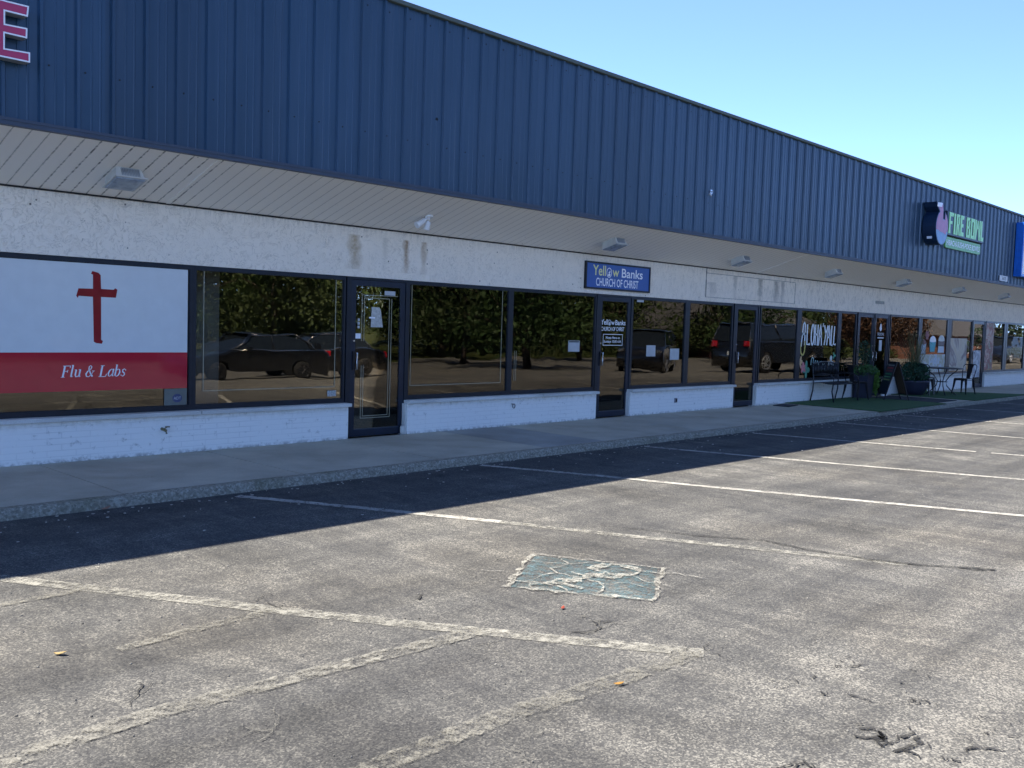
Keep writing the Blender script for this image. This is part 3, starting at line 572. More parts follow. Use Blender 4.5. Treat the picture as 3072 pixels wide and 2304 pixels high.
for i, (x, lab) in enumerate(zip((4.27, 12.54, 16.62, 20.72, 24.82, 28.92, 33.1), LL)):
    if base_l is None: base_l = soffit_light(lab); o = base_l
    else: o = copy_tree(base_l); o['label'] = lab
    y = -0.64; o.location = (x, y, ZS + (ZF - ZS) * (y + 0.03) / (YF + 0.05)); o.rotation_euler = (-slope, 0, 0)
# twin-head flood light
t = empty("flood_light", (8.40, -0.63, 3.06), 0, "white twin-headed spot light on the soffit between two square lights", "flood light"); t.rotation_euler = (-slope, 0, 0)
m = MB(); m.cyl((0.07, 0), 0.055, -0.03, 0.0, 16); m.build("light_base", MAT['white'], t, world=False)
for s, tip in ((-1, Vector((-0.14, 0.05, -0.14))), (1, Vector((0.07, 0.10, -0.16)))):
    m = MB(); a = Vector((0.06 + s * 0.01, 0, -0.03)); d = (tip - a); m.tube([a, a + d * 0.3], 0.014, 8); m.tube([a + d * 0.28, a + d * 0.34, a + d * 0.8, a + d * 0.98, a + d], [0.02, 0.036, 0.042, 0.05, 0.047], 14); m.build("lamp_head", MAT['white'], t, world=False)

# ------------------------------------------------------------------ window film and signs
W = empty("window_banner", (3.8, 0.0, 0.75), 0, "white window film with a dark red cross over a red band reading Flu & Labs", "window graphic")
m = MB(); m.box(2.32, 5.31, -0.0075, -0.0063, 1.172, 2.14); m.build("white_field", MAT['film'], W)
m = MB(); m.box(2.32, 5.31, -0.0075, -0.0063, 0.752, 1.171); m.build("red_band", MAT['red'], W)
cr = [(4.19, 2.03), (4.205, 2.06), (4.27, 2.045), (4.295, 2.02), (4.30, 1.87), (4.44, 1.868), (4.455, 1.885), (4.48, 1.87), (4.463, 1.78), (4.30, 1.782), (4.302, 1.31), (4.322, 1.30), (4.31, 1.268), (4.25, 1.275), (4.222, 1.29), (4.212, 1.78), (4.06, 1.785), (4.05, 1.762), (4.035, 1.785), (4.058, 1.865), (4.212, 1.868), (4.212, 2.02)]
m = MB(); m.prism_y(list(reversed(cr)), -0.0090, -0.0078); m.build("cross", MAT['cross'], W)
GL = dict(
 F=(0.56, [([(.12, 0), (.12, .66)], .10), ([(0, .66), (.5, .66)], .035), ([(.5, .67), (.48, .54)], .03), ([(.12, .35), (.36, .35)], .032), ([(.37, .43), (.36, .27)], .03), ([(0, .0), (.26, 0)], .03)]),
 l=(0.27, [([(.10, .72), (.10, .02)], .085), ([(.0, .70), (.10, .71)], .03), ([(.10, .01), (.22, .05)], .035)]),
 u=(0.50, [([(.10, .45), (.10, .12), (.17, .01), (.27, .03), (.36, .14)], [.085, .085, .06, .04, .03]), ([(.37, .46), (.37, .03)], .085), ([(0, .44), (.10, .44)], .03), ([(.27, .44), (.37, .44)], .03), ([(.37, .01), (.47, .05)], .035)]),
 a=(0.48, [([(.37, .40), (.25, .45), (.12, .36), (.06, .2), (.10, .04), (.2, .01), (.3, .1), (.37, .3)], [.03, .04, .07, .085, .06, .04, .03, .03]), ([(.38, .46), (.36, .05)], .085), ([(.36, .02), (.46, .05)], .035)]),
 b=(0.48, [([(.09, .72), (.08, .05)], .085), ([(0, .70), (.09, .71)], .03), ([(.09, .30), (.2, .44), (.33, .42), (.38, .25), (.33, .08), (.2, 0), (.08, .05)], [.03, .04, .065, .085, .065, .04, .03])]),
 s=(0.38, [([(.31, .37), (.2, .45), (.09, .39), (.11, .28), (.25, .19), (.28, .09), (.17, .005), (.03, .07)], [.03, .04, .06, .08, .08, .06, .04, .03]), ([(.03, .13), (.03, .03)], .025), ([(.31, .42), (.31, .32)], .025)]),
 L=(0.58, [([(.12, .66), (.12, 0)], .10), ([(0, .66), (.26, .66)], .03), ([(0, 0), (.48, 0)], .035), ([(.48, 0), (.52, .16)], .035)]))
GL['&'] = (0.72, [([(.54, .02), (.40, .16), (.20, .46), (.18, .60), (.27, .68), (.37, .60), (.34, .48), (.14, .32), (.06, .17), (.13, .03), (.27, 0), (.44, .12), (.54, .34)], [.09, .09, .07, .05, .035, .05, .05, .06, .08, .07, .04, .03, .03]), ([(.44, .35), (.62, .35)], .028)])
m = MB(); W0 = 0.0
for ch in "Flu & Labs": W0 += 0.26 if ch == ' ' else GL[ch][0]
kx = 0.715 / (W0 + 0.1); kz = 0.132 / 0.72; cx_ = 3.875
for ch in "Flu & Labs":
    if ch == ' ': m.build("lettering", MAT['vinyl'], W); m = MB(); cx_ += 0.26 * kx; continue
    for pts, w in GL[ch][1]:
        m.stroke([(cx_ + (px + 0.24 * pz) * kx, 0.905 + pz * kz) for px, pz in pts], [q * 0.185 for q in w] if isinstance(w, list) else w * 0.185, -0.0092, -0.0080)
    cx_ += GL[ch][0] * kx
m.build("lettering", MAT['vinyl'], W)
# faded alarm sticker
S = empty("security_sticker", (5.18, 0, 0.6), 0, "faded octagonal blue alarm sticker low in the cross window's right corner", "sticker")
m = MB(); m.box(5.03, 5.31, -0.0075, -0.0063, 0.55, 0.745); m.build("pale_backing", plain("pale_backing", (0.16, 0.17, 0.15), 0.7), S)
m = MB(); m.prism_y([(5.19 + 0.062 * math.cos(R(22.5 + 45 * k)), 0.635 + 0.052 * math.sin(R(22.5 + 45 * k))) for k in range(8)], -0.0090, -0.0078); m.build("octagon", plain("faded_navy", (0.06, 0.07, 0.16), 0.6), S)
m = text_mb("ADT", 5.145, 5.235, 0.618, 0.652, -0.0095); m.build("lettering", MAT['dim'], S)
# tape lines on glass
def tape(pieces, label, w=0.008, y=-0.0062):
    m = MB()
    for pts in pieces:
        for (x0, z0), (x1, z1) in zip(pts[:-1], pts[1:]):
            m.box(min(x0, x1) - w / 2, max(x0, x1) + w / 2, y - 0.001, y, min(z0, z1) - w / 2, max(z0, z1) + w / 2)
    o = m.build("alarm_tape", MAT['tape']); tag(o, label, "window tape", "thin alarm foil lines on the glass")
tape([[(5.515, 2.14), (5.515, 0.71)], [(5.525, 0.71), (7.41, 0.71)], [(7.41, 0.72), (7.41, 2.14)]], "thin U-shaped foil line on the pane between the cross window and the first door")
tape([[(8.725, 2.14), (8.725, 0.69)], [(8.735, 0.69), (10.58, 0.69)], [(10.58, 0.70), (10.58, 2.14)]], "thin U-shaped foil line on the pane right of the first door")
tape([[(7.845, 1.33), (7.845, 1.96)], [(7.855, 1.96), (8.46, 1.96)], [(7.885, 1.33), (7.885, 1.92)], [(7.895, 1.92), (8.32, 1.92)], [(8.32, 1.91), (8.32, 0.29)], [(8.31, 0.29), (7.885, 0.29)], [(7.885, 0.30), (7.885, 0.99)], [(7.85, 0.99), (7.85, 0.26)], [(7.86, 0.26), (8.36, 0.26)], [(8.36, 0.27), (8.36, 1.92)]], "double rectangle of thin foil lines on the first door's glass", 0.007)
tape([[(10.89, 1.19), (10.89, 0.71)], [(10.93, 1.19), (10.93, 0.71)]], "pair of short vertical foil lines in the pane left of the church door", 0.007)
def flat(name, poly, mat, label, cat, y=-0.0065, group=None, th=0.0012):
    m = MB(); m.prism_y(poly, y - th, y); return tag(m.build(name, mat), label, cat, group)
def rect(x0, x1, z0, z1): return [(x0, z0), (x1, z0), (x1, z1), (x0, z1)]
NG = "papers stuck to the shop glass"
flat("torn_poster", [(8.00, 1.52), (8.21, 1.52), (8.165, 1.77), (8.14, 1.795), (8.01, 1.80)], plain("crumpled_paper", (0.50, 0.50, 0.46), 0.8, var=0.3, vscale=30), "torn pale grey paper stuck on the first door's glass", "paper", group=NG)
flat("tape_scrap", rect(7.97, 8.07, 1.64, 1.662), MAT['vinyl'], "short strip of white tape beside the torn paper on the first door", "tape", y=-0.008)
flat("notice", rect(7.735, 7.83, 1.36, 1.43), MAT['vinyl'], "small white card above the first door's handle", "notice", group=NG)
flat("notice", rect(8.23, 8.42, 1.97, 2.03), MAT['dim'], "narrow grey card at the top right of the first door's glass", "notice", group=NG)
for k, z in enumerate((1.60, 1.55, 1.50)): flat("sticker", rect(7.775, 7.81, z, z + 0.035), MAT['dim'], ("uppermost", "middle", "lowest")[k] + " of the three tiny square stickers on the first door", "sticker", group="tiny stickers on the first door")
N = empty("paper_notice", (12.36, 0, 1.27), 0, "white framed paper notice in the pane left of the church door", "notice", NG)
m = MB(); m.box(12.21, 12.51, -0.0078, -0.0064, 1.18, 1.37); m.build("sheet", MAT['dim'], N); m = MB(); m.box(12.23, 12.49, -0.009, -0.0079, 1.34, 1.36); m.build("heading", MAT['dark'], N)
flat("notice", rect(14.47, 14.76, 1.09, 1.30), MAT['dim'], "left one of two pale papers in the pane right of the church door", "notice", group=NG)
flat("notice", rect(15.25, 15.56, 1.02, 1.24), MAT['dim'], "right one of two pale papers in the pane right of the church door", "notice", group=NG)
flat("notice", rect(14.12, 14.33, 2.10, 2.145), MAT['dim'], "small white strip at the top left of the pane right of the church door", "notice", group=NG)
flat("sticker", rect(7.30, 7.44, 0.58, 0.66), plain("worn_sticker", (0.4, 0.4, 0.38), 0.8, var=0.6, vscale=60), "small worn sticker low beside the first door's left jamb", "sticker")

# church sign
C = empty("church_sign", (13.49, -0.04, 2.275), 0, "blue framed sign reading Yellow Banks Church of Christ above the second door", "sign")
m = MB(); x0, x1, z0, z1 = 12.535, 14.42, 2.275, 2.752; b = 0.03
m.box(x0, x1, -0.075, -0.031, z0, z0 + b); m.box(x0, x1, -0.075, -0.031, z1 - b, z1); m.box(x0, x0 + b, -0.0749, -0.0311, z0 + b, z1 - b); m.box(x1 - b, x1, -0.0749, -0.0311, z0 + b, z1 - b); m.build("frame", MAT['black'], C)
m = MB(); m.box(x0 + b, x1 - b, -0.062, -0.031, z0 + b, z1 - b); m.build("panel", MAT['signblue'], C)
YL = -0.0635
text_mb("Yell", 12.735, 13.095, 2.515, 2.695, YL, bold=0.012).build("lettering", MAT['yellow'], C); text_mb("w", 13.285, 13.475, 2.517, 2.63, YL, bold=0.012).build("lettering", MAT['yellow'], C)
text_mb("Banks", 13.555, 14.185, 2.513, 2.675, YL, bold=0.012).build("lettering", MAT['vinyl'], C); text_mb("CHURCH OF CHRIST", 12.83, 14.06, 2.335, 2.478, YL, bold=0.012).build("lettering", MAT['vinyl'], C)
def globe(cx, cz, r, y, mat, par):
    m = MB(); n = 28
    for k in range(n):
        a, b2 = 2 * math.pi * k / n, 2 * math.pi * (k + 1) / n
        m.face([(cx + r * 0.86 * math.cos(a), y, cz + r * math.sin(a)), (cx + r * 0.86 * math.cos(b2), y, cz + r * math.sin(b2)), (cx + r * 0.70 * math.cos(b2), y, cz + r * 0.84 * math.sin(b2)), (cx + r * 0.70 * math.cos(a), y, cz + r * 0.84 * math.sin(a))])
    m.face([(cx + p * r, y, cz + q * r) for p, q in ((-0.45, -0.65), (0.3, -0.72), (0.42, -0.3), (0.12, -0.12), (0.42, 0.15), (0.2, 0.5), (0.05, 0.2), (-0.25, 0.1), (-0.05, -0.2), (-0.4, -0.35))])
    m.build("emblem", mat, par)
globe(13.19, 2.58, 0.088, YL, MAT['vinyl'], C)
# church door lettering
D = empty("door_lettering", (13.45, 0, 1.6), 0, "white lettering Yellow Banks Church of Christ on the second door's glass", "lettering")
for w_, q_ in (("Yell", (13.085, 13.285, 1.66, 1.755)), ("w", (13.385, 13.475, 1.66, 1.72)), ("Banks", (13.50, 13.80, 1.66, 1.75)), ("CHURCH OF CHRIST", (13.10, 13.77, 1.552, 1.625))): text_mb(w_, *q_, -0.001, bold=0.014).build("lettering", MAT['vinyl'], D)
globe(13.335, 1.70, 0.05, -0.001, MAT['vinyl'], D)
D = empty("service_time_sign", (13.44, 0, 1.4), 0, "small outlined panel reading Meets Here on Sundays 10:00 A.M. on the second door", "sign")
m = MB()
for q in ((13.16, 13.73, 1.485, 1.495), (13.16, 13.73, 1.29, 1.30), (13.16, 13.17, 1.30, 1.485), (13.72, 13.73, 1.30, 1.485)): m.box(q[0], q[1], -0.002, -0.001, q[2], q[3])
m.build("border", MAT['vinyl'], D)
for w_, q_ in (("Meets Here on", (13.24, 13.65, 1.408, 1.455)), ("Sundays 10:00 A.M.", (13.185, 13.70, 1.325, 1.385))): text_mb(w_, *q_, -0.001, bold=0.012).build("lettering", MAT['vinyl'], D)

# aloha lettering
def arc(cx, cz, rx, rz, a0, a1, n=10): return [(cx + rx * math.cos(R(a0 + (a1 - a0) * k / n)), cz + rz * math.sin(R(a0 + (a1 - a0) * k / n))) for k in range(n + 1)]
A = MB(); w = 0.052; ya, yb = -0.0085, -0.0065; zt, zb = 1.85, 1.32
def S_(pts, ww=w): A.stroke(pts, ww, ya, yb)
S_([(20.61, 1.30), (20.66, 1.6), (20.69, 1.82), (20.74, 1.865), (20.78, 1.82), (20.79, 1.33)]); S_([(20.63, 1.60), (20.81, 1.60)])
S_([(20.89, 1.83), (20.90, 1.35), (21.06, 1.36)])
S_(arc(21.18, 1.585, 0.075, 0.24, 90, 450, 18)); S_([(21.31, 1.83), (21.32, 1.34)]); S_([(21.44, 1.83), (21.44, 1.33)]); S_([(21.31, 1.59), (21.44, 1.60)])
S_([(21.50, 1.33), (21.54, 1.7), (21.575, 1.83), (21.61, 1.7), (21.66, 1.33)]); S_([(21.52, 1.55), (21.64, 1.55)])
S_([(21.78, 1.82), (21.865, 1.60)]); S_([(21.97, 1.82), (21.865, 1.60), (21.80, 1.34)])
S_([(21.94, 1.34), (21.99, 1.72), (22.03, 1.82), (22.07, 1.7), (22.12, 1.34)]); S_([(21.97, 1.54), (22.10, 1.54)])
S_([(22.18, 1.82), (22.17, 1.34), (22.26, 1.34)]); S_([(22.33, 1.81), (22.31, 1.36), (22.43, 1.36)])
S_([(21.72, 1.87), (21.70, 1.78)], 0.03)
tag(A.build("painted_lettering", plain("white_window_paint", (0.92, 0.97, 0.97), 0.6)), "tall hand-painted white letters ALOHA YALL on the restaurant window", "lettering")
A = MB(); A.stroke([(21.16, 0.86), (21.17, 0.98), (21.22, 1.04), (21.29, 1.02), (21.27, 0.92), (21.33, 0.88), (21.40, 0.97), (21.44, 0.88), (21.50, 0.96), (21.56, 0.87), (21.63, 0.93), (21.72, 0.94), (21.80, 0.86), (21.88, 0.88)], 0.022, ya, yb)
tag(A.build("painted_scribble", plain("pale_aqua_paint", (0.5, 0.72, 0.68), 0.6)), "looping pale aqua painted script above the bench back", "painting")
def petals(name, cx, cz, rx, rz, n, mat, lab, cat="painted flower", rot=0, centre=None, par=None):
    m = MB()
    for k in range(n):
        a = rot + 2 * math.pi * k / n; px, pz = cx + rx * 0.55 * math.cos(a), cz + rz * 0.55 * math.sin(a)
        m.prism_y([(px + rx * (0.5 * math.cos(a) * math.cos(q) - 0.32 * math.sin(a) * math.sin(q)), pz + rz * (0.5 * math.sin(a) * math.cos(q) + 0.32 * math.cos(a) * math.sin(q))) for q in [2 * math.pi * j / 10 for j in range(10)]], ya - 0.0003 * k, yb - 0.0003 * k)
    return tag(m.build(name, mat), lab, cat, "flowers painted on the aloha window")
petals("painted_flower", 20.78, 0.80, 0.16, 0.13, 5, plain("coral_paint", (0.62, 0.23, 0.24), 0.6), "large pink painted flower in the aloha window's lower left corner", rot=0.4)
petals("painted_flower", 20.62, 0.94, 0.11, 0.14, 5, plain("peach_paint", (0.70, 0.45, 0.22), 0.6), "peach painted flower above the large pink one")
petals("painted_flower", 22.22, 0.93, 0.19, 0.15, 3, plain("white_petal_paint", (0.72, 0.80, 0.74), 0.6), "white painted flower at the right end of the aloha window", rot=math.pi / 2)
petals("painted_leaves", 20.93, 0.74, 0.17, 0.22, 4, plain("green_paint", (0.12, 0.36, 0.24), 0.6), "green painted leaves right of the large pink flower", "painted leaves")
petals("painted_leaves", 22.38, 1.08, 0.08, 0.09, 3, plain("green_paint_b", (0.12, 0.42, 0.27), 0.6), "green painted leaf over the white flower", "painted leaves")
A = MB(); A.stroke(arc(20.70, 1.30, 0.11, 0.20, 150, 400, 20), 0.045, ya - 0.002, yb - 0.002); tag(A.build("painted_garland", plain("lei_yellow", (0.62, 0.52, 0.14), 0.6, var=0.5, vscale=40)), "yellow painted flower garland hanging below the first letter", "painting")
# logo on the double door
G = empty("door_logo", (25.12, 0, 1.5), 0, "white flame logo with lettering on the restaurant's right door", "lettering")
m = MB(); m.prism_y([(25.10, 1.73), (25.04, 1.79), (25.06, 1.86), (25.12, 1.95), (25.17, 1.86), (25.19, 1.79), (25.14, 1.73)], -0.002, -0.0006); m.build("flame", MAT['vinyl'], G)
DV = plain("dim_white_vinyl", (0.6, 0.65, 0.68), 0.5); text_mb("FIRE BOWL", 24.93, 25.36, 1.61, 1.69, -0.001, bold=0.012).build("lettering", DV, G); m = MB(); m.box(24.94, 25.34, -0.0015, -0.0006, 1.535, 1.57); m.box(25.06, 25.24, -0.0015, -0.0006, 1.20, 1.49); m.build("opening_hours", DV, G)
# painted menu window
def cup(cx, z0, z1, wt, wb, mat, name, lab, lid=None, outline=True):
    T = empty(name, (cx, 0, z0), 0, lab, "window painting", "food drawings on the menu window")
    if outline: m = MB(); m.prism_y([(cx - wb / 2 - 0.03, z0 - 0.025), (cx + wb / 2 + 0.03, z0 - 0.025), (cx + wt / 2 + 0.035, z1 + 0.02), (cx - wt / 2 - 0.035, z1 + 0.02)], ya, yb); m.build("outline", MAT['black'], T)
    m = MB(); m.prism_y([(cx - wb / 2, z0), (cx + wb / 2, z0), (cx + wt / 2, z1), (cx - wt / 2, z1)], ya - 0.001, ya); m.build("body", mat, T)
    if lid: m = MB(); m.prism_y([(cx + wt * 0.5 * math.cos(R(a)), z1 + (wt * 0.32 if a <= 180 else 0.03) * math.sin(R(a))) for a in range(0, 360, 20)], ya - 0.002, ya - 0.001); m.build("lid", lid, T)
cup(28.92, 1.18, 1.49, 0.50, 0.34, plain("teal_paint", (0.10, 0.45, 0.50), 0.6), "painted_cup", "teal painted drink cup with a white lid in the menu window", MAT['vinyl'])
cup(29.62, 1.15, 1.34, 0.44, 0.50, plain("white_bowl_paint", (0.62, 0.70, 0.75), 0.6), "painted_bowl", "white painted bowl below the hat shape in the menu window")
cup(29.62, 1.38, 1.52, 0.50, 0.44, plain("brown_grey_paint", (0.20, 0.16, 0.16), 0.6), "painted_bowl", "grey brown painted bowl under the white hat shape", plain("white_cream_paint", (0.72, 0.74, 0.68), 0.6))
cup(28.18, 1.12, 1.42, 0.40, 0.38, plain("striped_grey_paint", (0.40, 0.46, 0.50), 0.6, var=0.5, vscale=25), "painted_cup", "grey painted cup with brown top at the menu window's left edge", plain("brown_paint", (0.22, 0.10, 0.09), 0.6))
petals("painted_dessert", 28.45, 1.66, 0.16, 0.14, 6, plain("rose_paint", (0.34, 0.13, 0.13), 0.6), "dark pink painted swirl above the grey cup", "window painting")
petals("painted_garnish", 28.72, 1.80, 0.14, 0.12, 4, plain("orange_paint", (0.62, 0.28, 0.08), 0.6, var=0.4, vscale=30), "orange and yellow painted shape above the teal cup", "window painting")
m = MB(); m.box(28.02, 30.0, -0.0078, -0.0066, 0.56, 1.10); T = tag(m.build("menu_board", m_poster("menu_print", [(0.5, 0.58, 0.66), (0.62, 0.66, 0.70), (0.45, 0.42, 0.22), (0.55, 0.60, 0.68)], 3.1, 5)), "pale printed menu sheet across the bottom of the drinks window", "poster")
m = MB()
for r_ in range(4):
    for c_ in range(16): x = 28.1 + c_ * 0.117; m.box(x, x + 0.02, -0.0090, -0.0079, 0.62 + r_ * 0.115, 0.62 + r_ * 0.115 + 0.055 + 0.03 * rnd.random())
m.build("menu_text", MAT['dim'].copy(), T)
PO = m_poster("food_photo", [(0.50, 0.55, 0.50), (0.55, 0.46, 0.33), (0.60, 0.53, 0.42), (0.26, 0.19, 0.18), (0.55, 0.50, 0.42), (0.42, 0.30, 0.22)], 5.0, 1.1)
flat("food_poster", [(30.40, 0.58), (31.95, 0.57), (31.86, 1.60), (30.40, 1.60)], PO, "large cream and brown food photo poster behind the cafe table", "poster", y=-0.0065)
flat("food_poster", rect(33.66, 34.48, 0.57, 2.14), m_poster("food_photo_red", [(0.45, 0.47, 0.42), (0.42, 0.14, 0.10), (0.52, 0.44, 0.34), (0.32, 0.08, 0.08), (0.25, 0.22, 0.14), (0.5, 0.45, 0.38)], 9.0, 2.6), "tall red and green food photo poster right of the last door", "poster", y=-0.0065)
flat("door_poster", rect(32.55, 33.25, 0.33, 1.22), m_poster("door_print", [(0.5, 0.56, 0.6), (0.62, 0.64, 0.66), (0.3, 0.32, 0.36), (0.6, 0.62, 0.64)], 2.0, 3.2), "white poster on the lower half of the far door", "poster", y=-0.0065)
flat("wood_strip", rect(30.38, 30.52, 1.62, 2.14), MAT['wood'], "narrow tan strip at the upper left of the food poster pane", "board", y=-0.0065)
neon = empty("open_sign", (31.24, 0.0, 1.75), 0, "small rainbow coloured lit sign above the large food poster", "lit sign")
for k, (n_, c) in enumerate((("red", (1, 0.08, 0.03)), ("orange", (1, 0.35, 0.05)), ("green", (0.1, 0.7, 0.15)), ("blue", (0.05, 0.12, 1.0)))):
    t = NT("lit_" + n_); t.base(c); t.b.inputs["Emission Color"].default_value = (*c, 1); t.b.inputs["Emission Strength"].default_value = 0.55
    m = MB(); x = 30.86 + k * 0.19; m.rbox(x, x + 0.16, 0.03, 0.05, 1.75, 1.89, 0.005); m.build("lit_segment", t.m, neon)

# channel letter E
Et = empty("channel_letter", (2.85, YF - 0.03, 3.81), 0, "red channel letter E with white edge at the photo's top left corner", "sign letter")
EP = [(2.66, 3.81), (3.092, 3.81), (3.092, 3.90), (2.885, 3.89), (2.885, 4.018), (3.068, 4.016), (3.070, 4.106), (2.888, 4.10), (2.888, 4.207), (3.074, 4.205), (3.084, 4.30), (2.66, 4.30)]
def shrink(P, d):
    out = []; n = len(P)
    for k in range(n):
        a, b, c = Vector(P[k - 1]), Vector(P[k]), Vector(P[(k + 1) % n]); e1 = (b - a).normalized(); e2 = (c - b).normalized()
        n1 = Vector((-e1.y, e1.x)); n2 = Vector((-e2.y, e2.x)); out.append(tuple(b + (n1 + n2) * d / max(0.5, 1 + n1.dot(n2))))
    return out
m = MB(); m.prism_y(EP, YF - 0.148, YF - 0.032); m.build("letter_return", MAT['ret'], Et)
IN = shrink(EP, 0.013); m = MB()
for k in range(len(EP)):
    c = (k + 1) % len(EP); m.face([(EP[k][0], YF - 0.155, EP[k][1]), (EP[c][0], YF - 0.155, EP[c][1]), (IN[c][0], YF - 0.155, IN[c][1]), (IN[k][0], YF - 0.155, IN[k][1])])
    m.face([(EP[k][0], YF - 0.146, EP[k][1]), (EP[c][0], YF - 0.146, EP[c][1]), (EP[c][0], YF - 0.155, EP[c][1]), (EP[k][0], YF - 0.155, EP[k][1])])
m.build("letter_edge", MAT['vinyl'], Et)
m = MB(); m.prism_y(IN, YF - 0.152, YF - 0.1485); m.build("letter_face", MAT['letterred'], Et)

# fire bowl sign
F = empty("restaurant_sign", (26.3, YF - 0.03, 3.95), 0, "FIRE BOWL sign with pink flame drop, green letters and green tagline bar", "sign")
dy0, dy1 = YF - 0.36, YF - 0.032
drop = [(24.62 + 0.42 * math.sin(R(a)), 4.38 - 0.44 * math.cos(R(a))) for a in range(-150, 151, 12)]
drop = drop + [(24.78, 4.80), (24.77, 4.60), (24.68, 4.60), (24.66, 4.82), (24.60, 5.0), (24.20, 4.98), (24.27, 4.86)]
m = MB(); m.prism_y(drop, dy0, dy1); m.build("drop_cabinet", MAT['dropside'], F)
sh = shrink(drop, 0.02); up = [p for p in sh if p[1] >= 4.28]; lo = [p for p in sh if p[1] < 4.28]
m = MB(); m.prism_y(sh, dy0 - 0.003, dy0 - 0.0005); m.build("drop_face", MAT['dropblue'], F)
def clip(P, z, keep_up):
    out = []
    for k in range(len(P)):
        a, b = P[k], P[(k + 1) % len(P)]
        ia, ib = (a[1] >= z) == keep_up, (b[1] >= z) == keep_up
        if ia: out.append(a)
        if ia != ib: s = (z - a[1]) / (b[1] - a[1]); out.append((a[0] + s * (b[0] - a[0]), z))
    return out
m = MB(); m.prism_y(clip(shrink(drop, 0.03), 4.30, True), dy0 - 0.006, dy0 - 0.0035); m.prism_y([(24.45, 4.27), (24.75, 4.25), (24.88, 4.22), (24.93, 4.30), (24.40, 4.301)], dy0 - 0.0061, dy0 - 0.0036); m.build("flame_face", MAT['dropred'], F)
m = MB(); m.prism_y([(24.22, 4.86), (24.52, 4.88), (24.56, 4.98), (24.24, 4.965)], dy0 - 0.010, dy0 - 0.0065); m.build("flame_tip", MAT['vinyl'], F)
m = MB(); m.box(24.195, 24.1995, dy0 + 0.08, dy0 + 0.2, 4.07, 4.13); m.build("side_label", MAT['vinyl'], F)
LY0, LY1 = YF - 0.14, YF - 0.035
m = MB(); m.rbox(25.62, 28.50, YF - 0.125, YF - 0.034, 4.29, 4.93, 0.02); m.build("backing", MAT['dkgreen'], F)
m = MB(); zt, zb = 4.90, 4.35
def poly(*P): m.prism_y(list(P), YF - 0.137, YF - 0.126)
poly((25.71, zb), (25.86, zb), (25.84, 4.48), (25.84, zt), (25.74, zt), (25.74, 4.48)); poly((25.841, zt), (25.841, 4.80), (26.02, 4.80), (26.06, zt)); poly((25.841, 4.68), (25.841, 4.60), (25.97, 4.60), (25.97, 4.68))
poly((26.09, zb), (26.26, zb), (26.21, 4.5), (26.21, zt), (26.10, zt), (26.10, 4.5))
poly((26.28, zb), (26.40, zb), (26.39, 4.5), (26.39, zt), (26.29, zt), (26.29, 4.5)); poly((26.391, zt), (26.391, 4.83), (26.47, 4.83), (26.53, 4.86), (26.53, 4.88), (26.50, zt)); poly((26.44, 4.829), (26.44, 4.66), (26.53, 4.64), (26.53, 4.829)); poly((26.391, 4.659), (26.391, 4.58), (26.47, zb), (26.57, zb), (26.49, 4.60), (26.50, 4.639))
poly((26.59, zb), (26.70, zb), (26.70, zt), (26.59, zt)); poly((26.701, zt), (26.701, 4.80), (26.84, 4.80), (26.84, zt)); poly((26.701, 4.68), (26.701, 4.59), (26.80, 4.59), (26.80, 4.68)); poly((26.701, 4.46), (26.701, zb), (26.86, zb), (26.84, 4.46))
poly((27.06, zb), (27.16, zb), (27.16, zt), (27.06, zt)); poly((27.161, zt), (27.161, 4.82), (27.27, 4.82), (27.31, zt)); poly((27.24, 4.819), (27.22, 4.67), (27.31, 4.65), (27.33, 4.819)); poly((27.161, 4.669), (27.161, 4.60), (27.30, 4.60), (27.30, 4.649)); poly((27.24, 4.599), (27.24, 4.43), (27.36, 4.43), (27.33, 4.599)); poly((27.161, 4.429), (27.161, zb), (27.34, zb), (27.36, 4.429))
poly((27.40, zb), (27.50, zb), (27.50, zt), (27.40, zt)); poly((27.60, zb), (27.70, zb), (27.70, zt), (27.60, zt)); poly((27.501, zt), (27.501, 4.81), (27.599, 4.81), (27.599, zt)); poly((27.501, 4.44), (27.501, zb), (27.599, zb), (27.599, 4.44))
poly((27.73, zb), (27.83, zb), (27.84, zt), (27.74, zt)); poly((28.06, zb), (28.16, zb), (28.17, zt), (28.08, zt)); poly((27.831, zb), (27.92, 4.66), (27.99, 4.66), (28.059, zb), (28.059, 4.52), (27.98, zt - 0.02), (27.91, zt - 0.02), (27.831, 4.52))
poly((28.21, zb), (28.32, zb), (28.32, zt), (28.21, zt)); poly((28.321, zb), (28.45, zb), (28.44, 4.47), (28.321, 4.45))
m.build("letters", MAT['green'], F)
m = MB(); P = []
for cx, cz, a0 in ((28.37, 4.05, -90), (28.37, 4.20, 0), (25.80, 4.20, 90), (25.80, 4.05, 180)):
    P += arc(cx, cz, 0.07, 0.07, a0, a0 + 90, 4)
m.prism_y(P, YF - 0.075, YF - 0.034); m.build("tagline_bar", plain("tagline_green", (0.20, 0.52, 0.15), 0.4), F)
m = text_mb("HIBACHI-SUSHI-POKE BOWLS", 25.80, 28.38, 4.05, 4.20, YF - 0.0765, bold=0.02); m.build("tagline", MAT['vinyl'], F)
